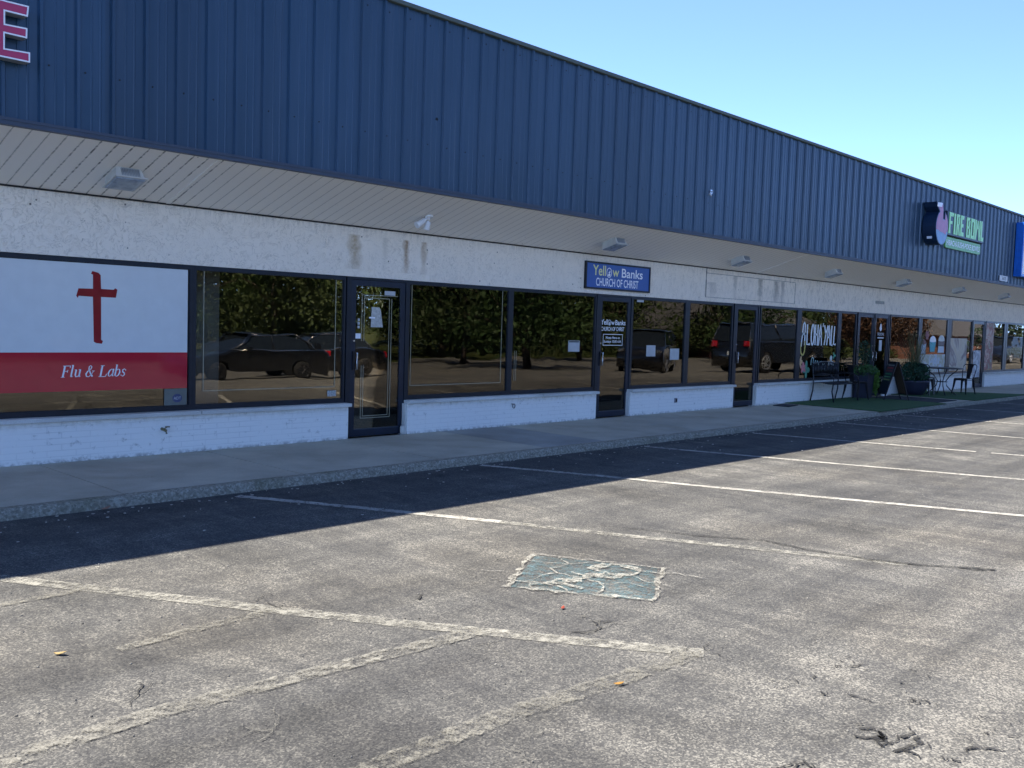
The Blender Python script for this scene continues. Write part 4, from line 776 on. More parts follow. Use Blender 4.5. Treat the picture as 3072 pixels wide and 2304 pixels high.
# blue cabinet sign and address plate
B = empty("cabinet_sign", (33.6, YF - 0.03, 3.55), 0, "bright blue sign cabinet cut off by the photo's right edge", "sign")
m = MB(); m.rbox(31.70, 36.2, YF - 0.26, YF - 0.032, 3.56, 5.22, 0.01); m.build("cabinet", MAT['rightblue'], B)
m = MB(); m.box(31.78, 36.12, YF - 0.266, YF - 0.2605, 3.64, 5.14); m.build("sign_face", MAT['vinyl'], B)
m = MB(); m.prism_y([(31.80, 5.12), (31.80, 4.6), (32.0, 4.1), (32.5, 5.12)], YF - 0.272, YF - 0.2665); m.build("swoosh", MAT['ltblue'], B)
A = empty("address_plate", (30.72, YF - 0.05, 3.36), 0, "white number plate 3600 on the fascia's bottom edge", "number plate")
m = MB(); m.box(30.37, 31.09, YF - 0.062, YF - 0.049, 3.362, 3.522); m.build("plate", MAT['white'], A); m = text_mb("3600", 30.55, 30.95, 3.385, 3.50, YF - 0.0635, bold=0.01); m.build("numbers", MAT['black'], A)
A = empty("number_plate", (24.9, -0.03, 2.45), 0, "small faded grey number plate on the stucco above the double doors", "number plate")
m = MB(); m.box(24.61, 25.17, -0.036, -0.0305, 2.455, 2.53); m.build("plate", plain("faded_plate", (0.36, 0.36, 0.30), 0.7), A); m = text_mb("18 3700", 24.68, 25.1, 2.472, 2.514, -0.037); m.build("numbers", MAT['dim'], A)
m = MB(); m.tube([(14.33, YF - 0.03, 3.98), (14.36, YF - 0.08, 4.02), (14.40, YF - 0.09, 4.06), (14.45, YF - 0.03, 4.07)], 0.008, 6); m.tube([(14.36, YF - 0.08, 4.02), (14.38, YF - 0.07, 3.95)], 0.006, 6); m.box(14.39, 14.45, YF - 0.05, YF - 0.031, 4.02, 4.09)
tag(m.build("wire_bracket", MAT['alu']), "small leftover metal bracket on the blue fascia", "bracket")
# taps, ring, outlet
T = empty("hose_bib", (4.96, -0.1, 0.29), 0, "old brass hose tap on the brick below the cross window", "tap")
m = MB(); m.tube([(0, 0.005, 0.005), (0, -0.05, 0.0), (0.01, -0.085, -0.01), (0.012, -0.095, -0.045)], [0.018, 0.016, 0.017, 0.013], 10); m.build("tap_body", MAT['brass'], T, world=False)
m = MB(); m.tube([(0.0, -0.06, 0.01), (0.03, -0.07, 0.03)], 0.006, 6); m.cyl((0.035, -0.07), 0.028, 0.028, 0.038, 10); m.build("tap_handle", MAT['brass'], T, world=False)
m = MB(); n = 20
m.tube([(10.80 + 0.028 * math.cos(2 * math.pi * k / n), -0.115, 0.315 + 0.034 * math.sin(2 * math.pi * k / n)) for k in range(n + 1)], 0.005, 6); m.tube([(10.78, -0.10, 0.35), (10.74, -0.118, 0.35)], 0.006, 6); m.tube([(10.78, -0.10, 0.345), (10.785, -0.118, 0.345)], 0.006, 6)
tag(m.build("wall_ring", MAT['black']), "black iron tie ring on the brick base left of the church door", "ring")
T = empty("electric_outlet", (15.36, -0.1, 0.2), 0, "grey outdoor outlet box on the brick base right of the church door", "outlet")
m = MB(); m.rbox(15.32, 15.40, -0.125, -0.101, 0.19, 0.28, 0.004); m.build("box", plain("galvanised_box", (0.3, 0.3, 0.33), 0.4, 0.6), T); m = MB(); m.box(15.335, 15.385, -0.129, -0.1255, 0.205, 0.265); m.build("cover", MAT['black'], T)
m = MB(); m.loft([[(8.55 + r_ * math.cos(a), -0.07 + r_ * math.sin(a), z) for a in [k * 0.785 for k in range(8)]] for r_, z in ((0.03, 0.0), (0.035, 0.05), (0.032, 0.10), (0.02, 0.125))], True, True, True); tag(m.build("door_stop", MAT['sill']), "pale stone door stop at the foot of the first door's right jamb", "door stop")

# ------------------------------------------------------------------ turf and mats
def slab(name, P, z0, z1, mat, lab, cat, group=None, wob=0.0):
    m = MB(); Q = []
    for a, b in zip(P, P[1:] + P[:1]):
        n = max(1, int((Vector(b) - Vector(a)).length / 0.12)) if wob else 1
        for k in range(n): q = Vector(a).lerp(Vector(b), k / n); Q.append((q.x + rnd.uniform(-wob, wob), q.y + rnd.uniform(-wob, wob)))
    m.loft([[(x, y, z) for x, y in Q] for z in (z0, z1)], True, True, False); return tag(m.build(name, mat), lab, cat, group)
TG = "artificial turf mats outside the restaurant"
slab("artificial_turf", [(19.70, -2.36), (23.7, -2.30), (23.70, -0.115), (19.76, -0.115)], 0.006, 0.022, MAT['turf'], "green turf mat under the bench and the first planter", "turf mat", TG, 0.012)
slab("artificial_turf", [(25.75, -2.30), (30.4, -2.28), (28.6, -0.115), (25.75, -0.115)], 0.006, 0.022, MAT['turf'], "green turf mat under the cafe table and chairs", "turf mat", TG, 0.012)
slab("door_mat", [(18.84, -0.70), (19.54, -0.56), (19.47, -0.20), (18.83, -0.32)], 0.002, 0.014, MAT['mat'], "black door mat beside the turf, right of the third door", "door mat")
slab("floor_mat", [(23.85, -2.0), (25.3, -2.0), (25.3, -0.35), (23.85, -0.35)], 0.003, 0.016, MAT['mat'], "long black runner mat in front of the double doors", "door mat")

# ------------------------------------------------------------------ furniture
def bench():
    t = empty("garden_bench", (0, 0, 0), 0, "black metal garden bench with slatted arched back below ALOHA YALL", "bench")
    L = 1.32
    m = MB(); n = 17
    for k in range(n):
        x = 0.04 + (L - 0.08) * k / (n - 1); h = 0.87 + 0.05 * math.sin(math.pi * k / (n - 1)); m.tube([(x, 0.0, 0.60), (x, 0.02, 0.74), (x, 0.045, h)], 0.011, 6)
    m.build("back_slats", MAT['black'], t, world=False)
    m = MB(); m.tube([(x, 0.045, 0.865 + 0.055 * math.sin(math.pi * x / L)) for x in [L * k / 14 for k in range(15)]], 0.016, 8); m.tube([(0, 0, 0.60), (L, 0, 0.60)], 0.014, 8); m.build("back_frame", MAT['black'], t, world=False)
    m = MB()
    for k in range(9): y = -0.02 - k * 0.055; z = 0.43 + 0.012 * math.sin(k * 0.7); m.box(0.01, L - 0.01, y - 0.04, y, z - 0.006, z + 0.006)
    m.tube([(0, -0.50, 0.42), (L, -0.50, 0.42)], 0.014, 8); m.build("seat", MAT['black'], t, world=False)
    for x in (0.0, L):
        m = MB(); m.tube([(x, 0.045, 0.87), (x, 0.0, 0.6), (x, -0.01, 0.42), (x, 0.0, 0.25), (x, 0.05, 0.0)], 0.017, 8); m.build("leg", MAT['black'], t, world=False)
        m = MB(); m.tube([(x, 0.0, 0.64), (x, -0.2, 0.66), (x, -0.42, 0.64), (x, -0.51, 0.56), (x, -0.50, 0.42), (x, -0.48, 0.25), (x, -0.53, 0.0)], 0.017, 8); m.build("leg", MAT['black'], t, world=False)
    return t
b_ = bench(); b_.location = (20.93, -0.20, 0.022)
def cafe_chair(lab):
    t = empty("cafe_chair", (0, 0, 0), 0, lab, "chair", "black metal cafe chairs")
    m = MB(); m.rbox(-0.19, 0.19, -0.18, 0.18, 0.432, 0.448, 0.006); m.build("seat", MAT['black'], t, world=False)
    m = MB(); m.loft([[(-0.19, y, z - 0.045), (0.19, y, z - 0.045), (0.19, y, z), (-0.19, y, z)] for y, z in ((-0.178, 0.431), (-0.172, 0.431))], True, True, False); m.build("seat_apron", MAT['black'], t, world=False)
    m = MB(); m.tube([(-0.17, 0.17, 0.44), (-0.20, 0.22, 0.66), (-0.20, 0.26, 0.80), (-0.16, 0.275, 0.84), (0, 0.285, 0.85), (0.16, 0.275, 0.84), (0.20, 0.26, 0.80), (0.20, 0.22, 0.66), (0.17, 0.17, 0.44)], 0.012, 8); m.build("back_frame", MAT['black'], t, world=False)
    m = MB(); P = []
    for z, y, w in ((0.44, 0.178, 0.055), (0.6, 0.21, 0.065), (0.75, 0.25, 0.08), (0.84, 0.28, 0.10)): P.append([(-w, y, z), (w, y, z), (w, y + 0.004, z), (-w, y + 0.004, z)])
    m.loft(P, True, True, False); m.build("backrest", MAT['black'], t, world=False)
    for sx in (-1, 1):
        for sy in (-1, 1):
            m = MB(); a = [(sx * 0.17, sy * 0.165, 0.43), (sx * 0.19, sy * 0.19, 0.2), (sx * 0.22, sy * 0.225, 0.0)]; P = []
            for (x, y, z), w in zip(a, (0.03, 0.02, 0.012)): P.append([(x - w, y - w * .6, z), (x + w, y - w * .6, z), (x + w, y + w * .6, z), (x - w, y + w * .6, z)])
            m.loft(P, True, True, False); m.build("leg", MAT['black'], t, world=False)
    m = MB(); m.tube([(-0.185, -0.185, 0.30), (-0.12, -0.19, 0.385), (0, -0.19, 0.40), (0.12, -0.19, 0.385), (0.185, -0.185, 0.30)], 0.007, 6)
    m.tube([(-0.185, 0.185, 0.30), (-0.12, 0.19, 0.385), (0.12, 0.19, 0.385), (0.185, 0.185, 0.30)], 0.007, 6); m.build("stretcher", MAT['black'], t, world=False)
    return t
c0 = cafe_chair("black metal chair beside the bench, its back to the window"); c0.location = (22.62, -0.50, 0.022); c0.rotation_euler = (0, 0, R(80))
for x, y, rz, lab in ((26.45, -0.72, R(95), "black metal chair at the cafe table's left side"), (28.25, -1.18, R(-105), "black metal chair at the cafe table's right side, facing left"), (27.55, -0.42, R(15), "black metal chair tucked behind the cafe table against the window")):
    c = copy_tree(c0); c['label'] = lab; c.location = (x, y, 0.022); c.rotation_euler = (0, 0, rz)
T = empty("cafe_table", (27.15, -0.95, 0.022), 0, "round black metal cafe table with scrolled legs outside the drinks window", "table")
m = MB(); m.cyl((0, 0), 0.53, 0.742, 0.757, 40); m.build("tabletop", MAT['black'], T, world=False)
m = MB(); m.tube([(0.53 * math.cos(k * math.pi / 16), 0.53 * math.sin(k * math.pi / 16), 0.74) for k in range(33)], 0.014, 6); m.build("table_rim", MAT['black'], T, world=False)
for k in range(4):
    a = R(35 + 90 * k); m = MB(); m.tube([(r_ * math.cos(a), r_ * math.sin(a), z) for r_, z in ((0.42, 0.74), (0.36, 0.66), (0.20, 0.52), (0.11, 0.38), (0.14, 0.25), (0.26, 0.12), (0.40, 0.0))], 0.014, 8); m.build("leg", MAT['black'], T, world=False)
m = MB(); m.tube([(0.15 * math.cos(k * math.pi / 8), 0.15 * math.sin(k * math.pi / 8), 0.36) for k in range(17)], 0.009, 6); m.build("leg_ring", MAT['black'], T, world=False)
# A-frame board
T = empty("sandwich_board", (23.42, -1.2, 0.022), 0, "black A-frame pavement sign with brown inner panels by the double doors", "A-frame sign"); T.rotation_euler = (0, 0, R(45))
H = 0.95
for s in (-1, 1):
    m = MB()
    for x in (0.0, 0.47): m.loft([[(x, s * 0.31 - 0.012, 0), (x + 0.03, s * 0.31 - 0.012, 0), (x + 0.03, s * 0.31 + 0.012, 0), (x, s * 0.31 + 0.012, 0)], [(x, s * 0.02 - 0.012, H), (x + 0.03, s * 0.02 - 0.012, H), (x + 0.03, s * 0.02 + 0.012, H), (x, s * 0.02 + 0.012, H)]], True, True, False)
    for z in (0.13, H - 0.03): y = s * (0.31 - 0.29 * z / H); m.box(0.03, 0.47, y - 0.010, y + 0.010, z, z + 0.03)
    m.build("board_frame", MAT['black'], T, world=False)
    m = MB(); P = [[(0.031, s * (0.31 - 0.29 * z / H) - 0.004, z), (0.469, s * (0.31 - 0.29 * z / H) - 0.004, z), (0.469, s * (0.31 - 0.29 * z / H) + 0.004, z), (0.031, s * (0.31 - 0.29 * z / H) + 0.004, z)] for z in (0.161, H - 0.031)]
    m.loft(P, True, True, False); m.build("board_panel", MAT['wood'], T, world=False)
    m = MB(); P = [[(0.031, s * (0.31 - 0.29 * z / H) + s * 0.005, z), (0.469, s * (0.31 - 0.29 * z / H) + s * 0.005, z), (0.469, s * (0.31 - 0.29 * z / H) + s * 0.007, z), (0.031, s * (0.31 - 0.29 * z / H) + s * 0.007, z)] for z in (0.161, H - 0.031)]
    m.loft(P, True, True, False); m.build("chalk_face", MAT['dkgreen'], T, world=False)
for k, (z, c) in enumerate(((0.84, (0.3, 0.3, 0.3)), (0.77, (0.35, 0.08, 0.1)), (0.70, (0.32, 0.1, 0.12)), (0.62, (0.08, 0.3, 0.18)), (0.55, (0.12, 0.32, 0.2)), (0.48, (0.3, 0.34, 0.16)))):
    m = MB(); y = 0.31 - 0.29 * z / H + 0.0125
    for j in range(6): m.box(0.08 + j * 0.06, 0.08 + j * 0.06 + 0.04, y - 0.003, y + 0.002, z, z + 0.035)
    m.build("chalk_text", plain("chalk_%d" % k, c, 0.9), T, world=False)
m = MB(); m.rbox(24.62, 24.92, -0.36, -0.30, 0.02, 0.46, 0.006); tag(m.build("white_board", MAT['white']), "white panel standing behind the A-frame sign", "panel")
m = MB(); m.tube([(24.62, -0.28, 0.0), (24.62, -0.28, 0.02)], 0.02, 6)

# ------------------------------------------------------------------ plants
def leafcloud(mb, c, rad, n, size, rr, shell=0.5, flat_=0.0):
    for _ in range(n):
        while True:
            v = Vector((rr.uniform(-1, 1), rr.uniform(-1, 1), rr.uniform(-1, 1)))
            if shell < v.length < 1: break
            if v.length < 1 and rr.random() < 0.25: break
        p = Vector(c) + Vector((v.x * rad[0], v.y * rad[1], v.z * rad[2]))
        s = size * rr.uniform(0.5, 1.3); a = Vector((rr.gauss(0, 1), rr.gauss(0, 1), rr.gauss(0, 0.8))).normalized(); b = a.orthogonal().normalized()
        b = (b * math.cos(rr.random() * 6.3) + a.cross(b) * math.sin(rr.random() * 6.3)) * 0.5
        mb.face([p - a * s * 0.5, p + b * s * 0.6, p + a * s * 0.55, p - b * s * 0.6])
rr = random.Random(3)
T = empty("potted_plant", (23.42, -0.33, 0.022), 0, "tall black square planter with fern, trailing vine and upright shrub beside the left door", "potted plant")
m = MB(); m.loft([[(-s, -s, z), (s, -s, z), (s, s, z), (-s, s, z)] for s, z in ((0.17, 0), (0.20, 0.62), (0.215, 0.622), (0.215, 0.66))], True, True, False); m.build("planter", MAT['pot'], T, world=False)
m = MB(); leafcloud(m, (0.0, -0.05, 0.70), (0.42, 0.30, 0.16), 900, 0.06, rr); m.build("fern", MAT['leafg'], T, world=False)
m = MB()
for k in range(9):
    x = 0.2 + rr.uniform(-0.05, 0.12); y = -0.20 + rr.uniform(-0.08, 0.1); z = 0.68; zend = rr.uniform(0.02, 0.25)
    while z > zend: leafcloud(m, (x, y, z), (0.035, 0.035, 0.03), 9, 0.045, rr, 0); z -= 0.035; x += rr.uniform(-0.01, 0.012)
m.build("trailing_vine", MAT['leafl'], T, world=False)
m = MB()
for k in range(5): m.tube([(rr.uniform(-.03, .03), 0, 0.6), (rr.uniform(-.12, .12), rr.uniform(-.08, .08), 1.05), (rr.uniform(-.2, .2), rr.uniform(-.1, .1), 1.4)], [0.010, 0.007, 0.003], 5)
m.build("stem", MAT['reed'], T, world=False)
m = MB(); leafcloud(m, (0, 0, 1.15), (0.22, 0.18, 0.33), 380, 0.055, rr, 0.2); m.build("shrub", MAT['leafd'], T, world=False)
m = MB(); leafcloud(m, (-0.02, -0.08, 0.83), (0.16, 0.14, 0.05), 26, 0.03, rr, 0); m.build("flowers", plain("dull_red_petals", (0.25, 0.05, 0.03), 0.7), T, world=False)
T = empty("potted_plant", (26.25, -0.50, 0.022), 0, "big round dark planter with a dense dark bush and tall dry reeds", "potted plant")
m = MB(); m.loft([[(r_ * math.cos(k * math.pi / 12), r_ * math.sin(k * math.pi / 12), z) for k in range(24)] for r_, z in ((0.27, 0), (0.36, 0.15), (0.42, 0.34), (0.44, 0.40), (0.40, 0.40))]); m.build("planter", MAT['pot'], T, world=False)
m = MB(); leafcloud(m, (-0.1, -0.05, 0.60), (0.55, 0.42, 0.30), 1500, 0.07, rr, 0.4); m.build("bush", MAT['leafd'], T, world=False)
m = MB()
for k in range(8):
    x = 0.38 + rr.uniform(-0.06, 0.08); y = -0.2 + rr.uniform(-0.1, 0.12); z = 0.5; ze = rr.uniform(0.05, 0.3)
    while z > ze: leafcloud(m, (x, y, z), (0.04, 0.04, 0.03), 9, 0.05, rr, 0); z -= 0.035
m.build("trailing_vine", MAT['leafl'], T, world=False)
m = MB()
for k in range(70):
    a = rr.uniform(0, 6.28); l = rr.uniform(0.3, 0.75); h = rr.uniform(0.7, 1.3); bx, by = rr.uniform(-.1, .2), rr.uniform(-.1, .1)
    P = [(bx, by, 0.5), (bx + math.cos(a) * l * .3, by + math.sin(a) * l * .2, 0.5 + h * .6), (bx + math.cos(a) * l * .65, by + math.sin(a) * l * .4, 0.5 + h * .95), (bx + math.cos(a) * l, by + math.sin(a) * l * .5, 0.5 + h * 0.85)]
    m.tube(P, [0.006, 0.006, 0.005, 0.002], 4)
m.build("reeds", MAT['reed'], T, world=False)

# ------------------------------------------------------------------ fallen leaves and litter
def leaf(loc, size, col, lab, rz):
    m = MB(); s = size
    P = [(-1.0, 0, 0.1), (-0.5, 0.42, 0.0), (0.1, 0.5, 0.12), (0.6, 0.3, 0.25), (1.0, 0.05, 0.4), (0.55, -0.35, 0.2), (0, -0.45, 0.05), (-0.55, -0.3, 0.0)]
    m.loft([[(x * s, y * s, z * s + dz) for x, y, z in P] for dz in (0, 0.0015)], True, True, False)
    o = m.build("fallen_leaf", plain("leaf_" + lab.split()[0], col, 0.6)); o.location = loc; o.rotation_euler = (0.0, 0, rz); tag(o, lab, "leaf", "fallen leaves on the asphalt")
leaf((1.764, -5.69, GZ + 0.008), 0.034, (0.248, 0.168, 0.048), "yellow dry leaf lying left on the sunlit asphalt", -0.9)
leaf((3.56, -7.80, GZ + 0.008), 0.026, (0.28, 0.144, 0.02), "orange leaf near the corner of the faded white lines", -0.8)
leaf((4.27, -6.83, GZ + 0.008), 0.022, (0.28, 0.048, 0.024), "tiny red leaf in front of the blue painted square", 0.5)
leaf((3.35, -2.42, GZ + 0.02), 0.05, (0.28, 0.15, 0.10), "reddish brown curled leaf against the kerb", 0.2)
m = MB()
for _ in range(260):
    x = rr.uniform(2.0, 22); y = -2.42 - abs(rr.gauss(0, 1)) * (0.12 if rr.random() < 0.6 else 0.9); s = rr.uniform(0.006, 0.02) * (1 + (x > 12) * 0.4); z = GZ + 0.006 + rr.uniform(0, 0.004); a = rr.uniform(0, 3.1)
    m.loft([[(x + s * math.cos(a + q) * (1 if q % 3.14 < 1 else 0.5), y + s * math.sin(a + q) * 0.7, z + dz) for q in (0, 1.3, 2.5, 3.9, 5.2)] for dz in (0, 0.004)], True, True, False)
o = m.build("leaf_litter", plain("pale_litter", (0.45, 0.43, 0.38), 0.9, var=0.4, vscale=2)); tag(o, "pale specks of leaf litter and grit along the kerb", "litter", kind="stuff")
m = MB()
for _ in range(420):
    x = rr.uniform(1.0, 12); y = rr.uniform(-9.3, -4.2); s = rr.uniform(0.003, 0.009); a = rr.uniform(0, 3.1)
    m.loft([[(x + s * math.cos(a + q) * k_, y + s * math.sin(a + q) * k_, GZ + 0.002 + dz) for q in (0, 1.3, 2.5, 3.9, 5.2)] for dz, k_ in ((0, 1), (0.004, 0.6))], True, True, False)
o = m.build("loose_gravel", plain("gravel_grit", (0.16, 0.155, 0.14), 0.9, var=0.7, vscale=9)); tag(o, "loose dark grit scattered over the asphalt", "gravel", kind="stuff")

# ================================================================== across the lot: seen only as reflections in the glass
def tree(kind, seed, h, spread, mat, trunk_h):
    r2 = random.Random(seed); t = empty("tree" if kind != 'spruce' else "spruce_tree", (0, 0, 0))
    m = MB(); m.tube([(0, 0, -0.3), (0.05, 0, trunk_h), (0.1, 0.05, h * 0.7)], [0.24, 0.17, 0.05], 8)
    for k in range(9):
        a = r2.uniform(0, 6.28); z = r2.uniform(trunk_h, h * 0.65); l = spread * r2.uniform(0.5, 0.9)
        m.tube([(0.05, 0, z), (math.cos(a) * l * .5, math.sin(a) * l * .5, z + l * .35), (math.cos(a) * l, math.sin(a) * l, z + l * .5)], [0.09, 0.05, 0.02], 6)
    m.build("trunk", BARK, t, world=False)
    m = MB()
    if kind == 'spruce':
        for _ in range(5200):
            z = r2.uniform(0.6, h); q = spread * (1 - z / h) ** 0.8 * r2.uniform(0.55, 1.05); a = r2.uniform(0, 6.28); z += 0.25 * math.sin(a * 5 + z * 6)
            leafcloud(m, (q * math.cos(a), q * math.sin(a), z - q * 0.15), (0.1, 0.1, 0.05), 1, 0.26, r2, 0)
    else:
        for _ in range(64):
            a = r2.uniform(0, 6.28); q = spread * math.sqrt(r2.random()) * 0.85; z = trunk_h + (h - trunk_h) * r2.uniform(0.05, 0.95); q *= math.sin(math.pi * min(1, max(0.15, (z - trunk_h) / (h - trunk_h) * 0.9 + 0.12))) ** 0.5
            leafcloud(m, (q * math.cos(a), q * math.sin(a), z), (spread * .30, spread * .30, spread * .22), 190, 0.23, r2, 0.3)
    m.build("crown", mat, t, world=False); return t
BARK = plain("bark", (0.09, 0.07, 0.055), 0.9, bump=0.5)
TL = [m_leaf("tree_leaves_green", (0.050, 0.092, 0.028), 0.35), m_leaf("tree_leaves_olive", (0.065, 0.092, 0.032), 0.35), m_leaf("tree_leaves_russet", (0.10, 0.055, 0.034), 0.3), m_leaf("spruce_needles", (0.05, 0.085, 0.055))]
protos = [tree('b', 1, 8.5, 4.4, TL[0], 1.1), tree('b', 2, 7.5, 4.8, TL[1], 1.0), tree('b', 5, 7.0, 4.0, TL[2], 1.6), tree('spruce', 9, 9.5, 2.8, TL[3], 0.8)]
TT = [(0, 32, -19.5, 1.0, "broad green tree reflected beside the window frame between two panes left of the church door"), (1, 37, -29, 1.1, "leafy olive tree reflected in the pane right of the first door"), (0, 45, -40, 1.25, "green tree reflected behind the dark sedan"),
      (1, 33, -43, 1.2, "olive tree reflected at the upper left of the pane left of the first door"), (0, 22, -40, 1.2, "green tree reflected in the first door's glass"), (1, 56, -52, 1.3, "olive tree far behind in the reflections"), (0, 40, -55, 1.4, "tall green tree farthest back in the reflections"),
      (1, 52, -33, 0.95, "olive tree reflected above the black van"), (2, 62, -15.5, 0.9, "russet tree reflected above the black pickup truck"), (0, 66, -27, 1.0, "green tree reflected between the second and third doors"), (2, 80, -24, 0.9, "russet tree reflected over the double doors"),
      (3, 88, -13, 1.1, "blue green spruce reflected in the far right panes"), (3, 97, -18, 1.2, "spruce reflected at the right edge of the last panes"), (1, 75, -36, 1.2, "olive tree reflected above the bench"), (0, 26, -55, 1.5, "large green tree reflected near the cross window"), (1, 100, -34, 1.2, "olive tree reflected beyond the spruces"), (0, 68, -60, 1.5, "distant green tree reflected above the church roof")]
for i_, x_ in enumerate(range(8, 130, 7)):
    TT.append((i_ % 2, x_ + rr.uniform(-2, 2), -43 - (i_ * 37 % 11), 1.15, "%s tree from the left in the far row reflected across the glass" % ("first second third fourth fifth sixth seventh eighth ninth tenth eleventh twelfth thirteenth fourteenth fifteenth sixteenth seventeenth eighteenth".split()[i_])))
for i_, x_ in enumerate(range(6, 120, 8)):
    TT.append((1 - i_ % 2, x_ + rr.uniform(-2, 2), -66 - (i_ * 23 % 7), 1.6, "%s tree from the left in the tall back row, reflected faintly" % ("first second third fourth fifth sixth seventh eighth ninth tenth eleventh twelfth thirteenth fourteenth fifteenth".split()[i_])))
seen = set()
for k, x, y, s, lab in TT:
    o = protos[k] if k not in seen else copy_tree(protos[k]); seen.add(k)
    o.location = (x, y, gz(y)); o.scale = (s, s, s); o.rotation_euler = (0, 0, rr.uniform(0, 6.28)); tag(o, lab, "tree", "trees across the lot seen in the reflections")
# hedge and birch
for x0, x1, y, lab in ((52, 84, -39.5, "long low hedge reflected right of the paper notice"), (66, 110, -29.2, "clipped hedge reflected behind the parked vehicles")):
    m = MB(); n = int((x1 - x0) * 170)
    for _ in range(n): leafcloud(m, (rr.uniform(x0, x1), y, gz(y) + 0.55), (0.3, 0.55, 0.6), 1, 0.2, rr, 0.6)
    tag(m.build("hedge", TL[1]), lab, "hedge")
# houses across the street
def house(x, y, w, d, h, ridge, wall, roofm, lab, cat="building"):
    t = empty("brick_house", (x, y, gz(y)), 0, lab, cat)
    m = MB(); m.box(-w / 2, w / 2, -d / 2, d / 2, -0.3, h); m.build("wall", wall, t, world=False)
    m = MB(); e = 0.5; A_, B_, C_, D_ = (-w / 2 - e, d / 2 + e, h), (w / 2 + e, d / 2 + e, h), (w / 2 + e, -d / 2 - e, h), (-w / 2 - e, -d / 2 - e, h); r1, r2_ = (-w / 2 + d / 2, 0, ridge), (w / 2 - d / 2, 0, ridge)
    m.face([B_, A_, r1, r2_]); m.face([D_, C_, r2_, r1]); m.face([A_, D_, r1]); m.face([C_, B_, r2_]); m.face([A_, B_, C_, D_]); m.build("roof", roofm, t, world=False)
    for k in range(int(w // 4)):
        xx = -w / 2 + 2 + k * 4; m = MB(); m.box(xx - 0.6, xx + 0.6, d / 2 + 0.002, d / 2 + 0.05, 0.9, 2.1); wv = m.build("window", MAT['white'], t, world=False); m = MB(); m.box(xx - 0.52, xx + 0.52, d / 2 + 0.051, d / 2 + 0.06, 0.98, 2.02); m.build("pane", MAT['pot'], wv, world=False)
RBK = plain("red_brick", (0.24, 0.11, 0.08), 0.9, var=0.3, vscale=8); SHG = plain("grey_shingles", (0.09, 0.09, 0.10), 0.9, var=0.3, vscale=5)
house(90, -45, 26, 14, 2.6, 7.2, RBK, SHG, "low brick building with grey hipped roof reflected beside the church door")
house(112, -30, 24, 12, 2.6, 5.6, RBK, SHG, "brick house with grey roof reflected in the double doors")
house(-10, -66, 20, 10, 2.8, 5.5, plain("white_siding", (0.7, 0.7, 0.68), 0.8), SHG, "white house reflected faintly behind the red cross")

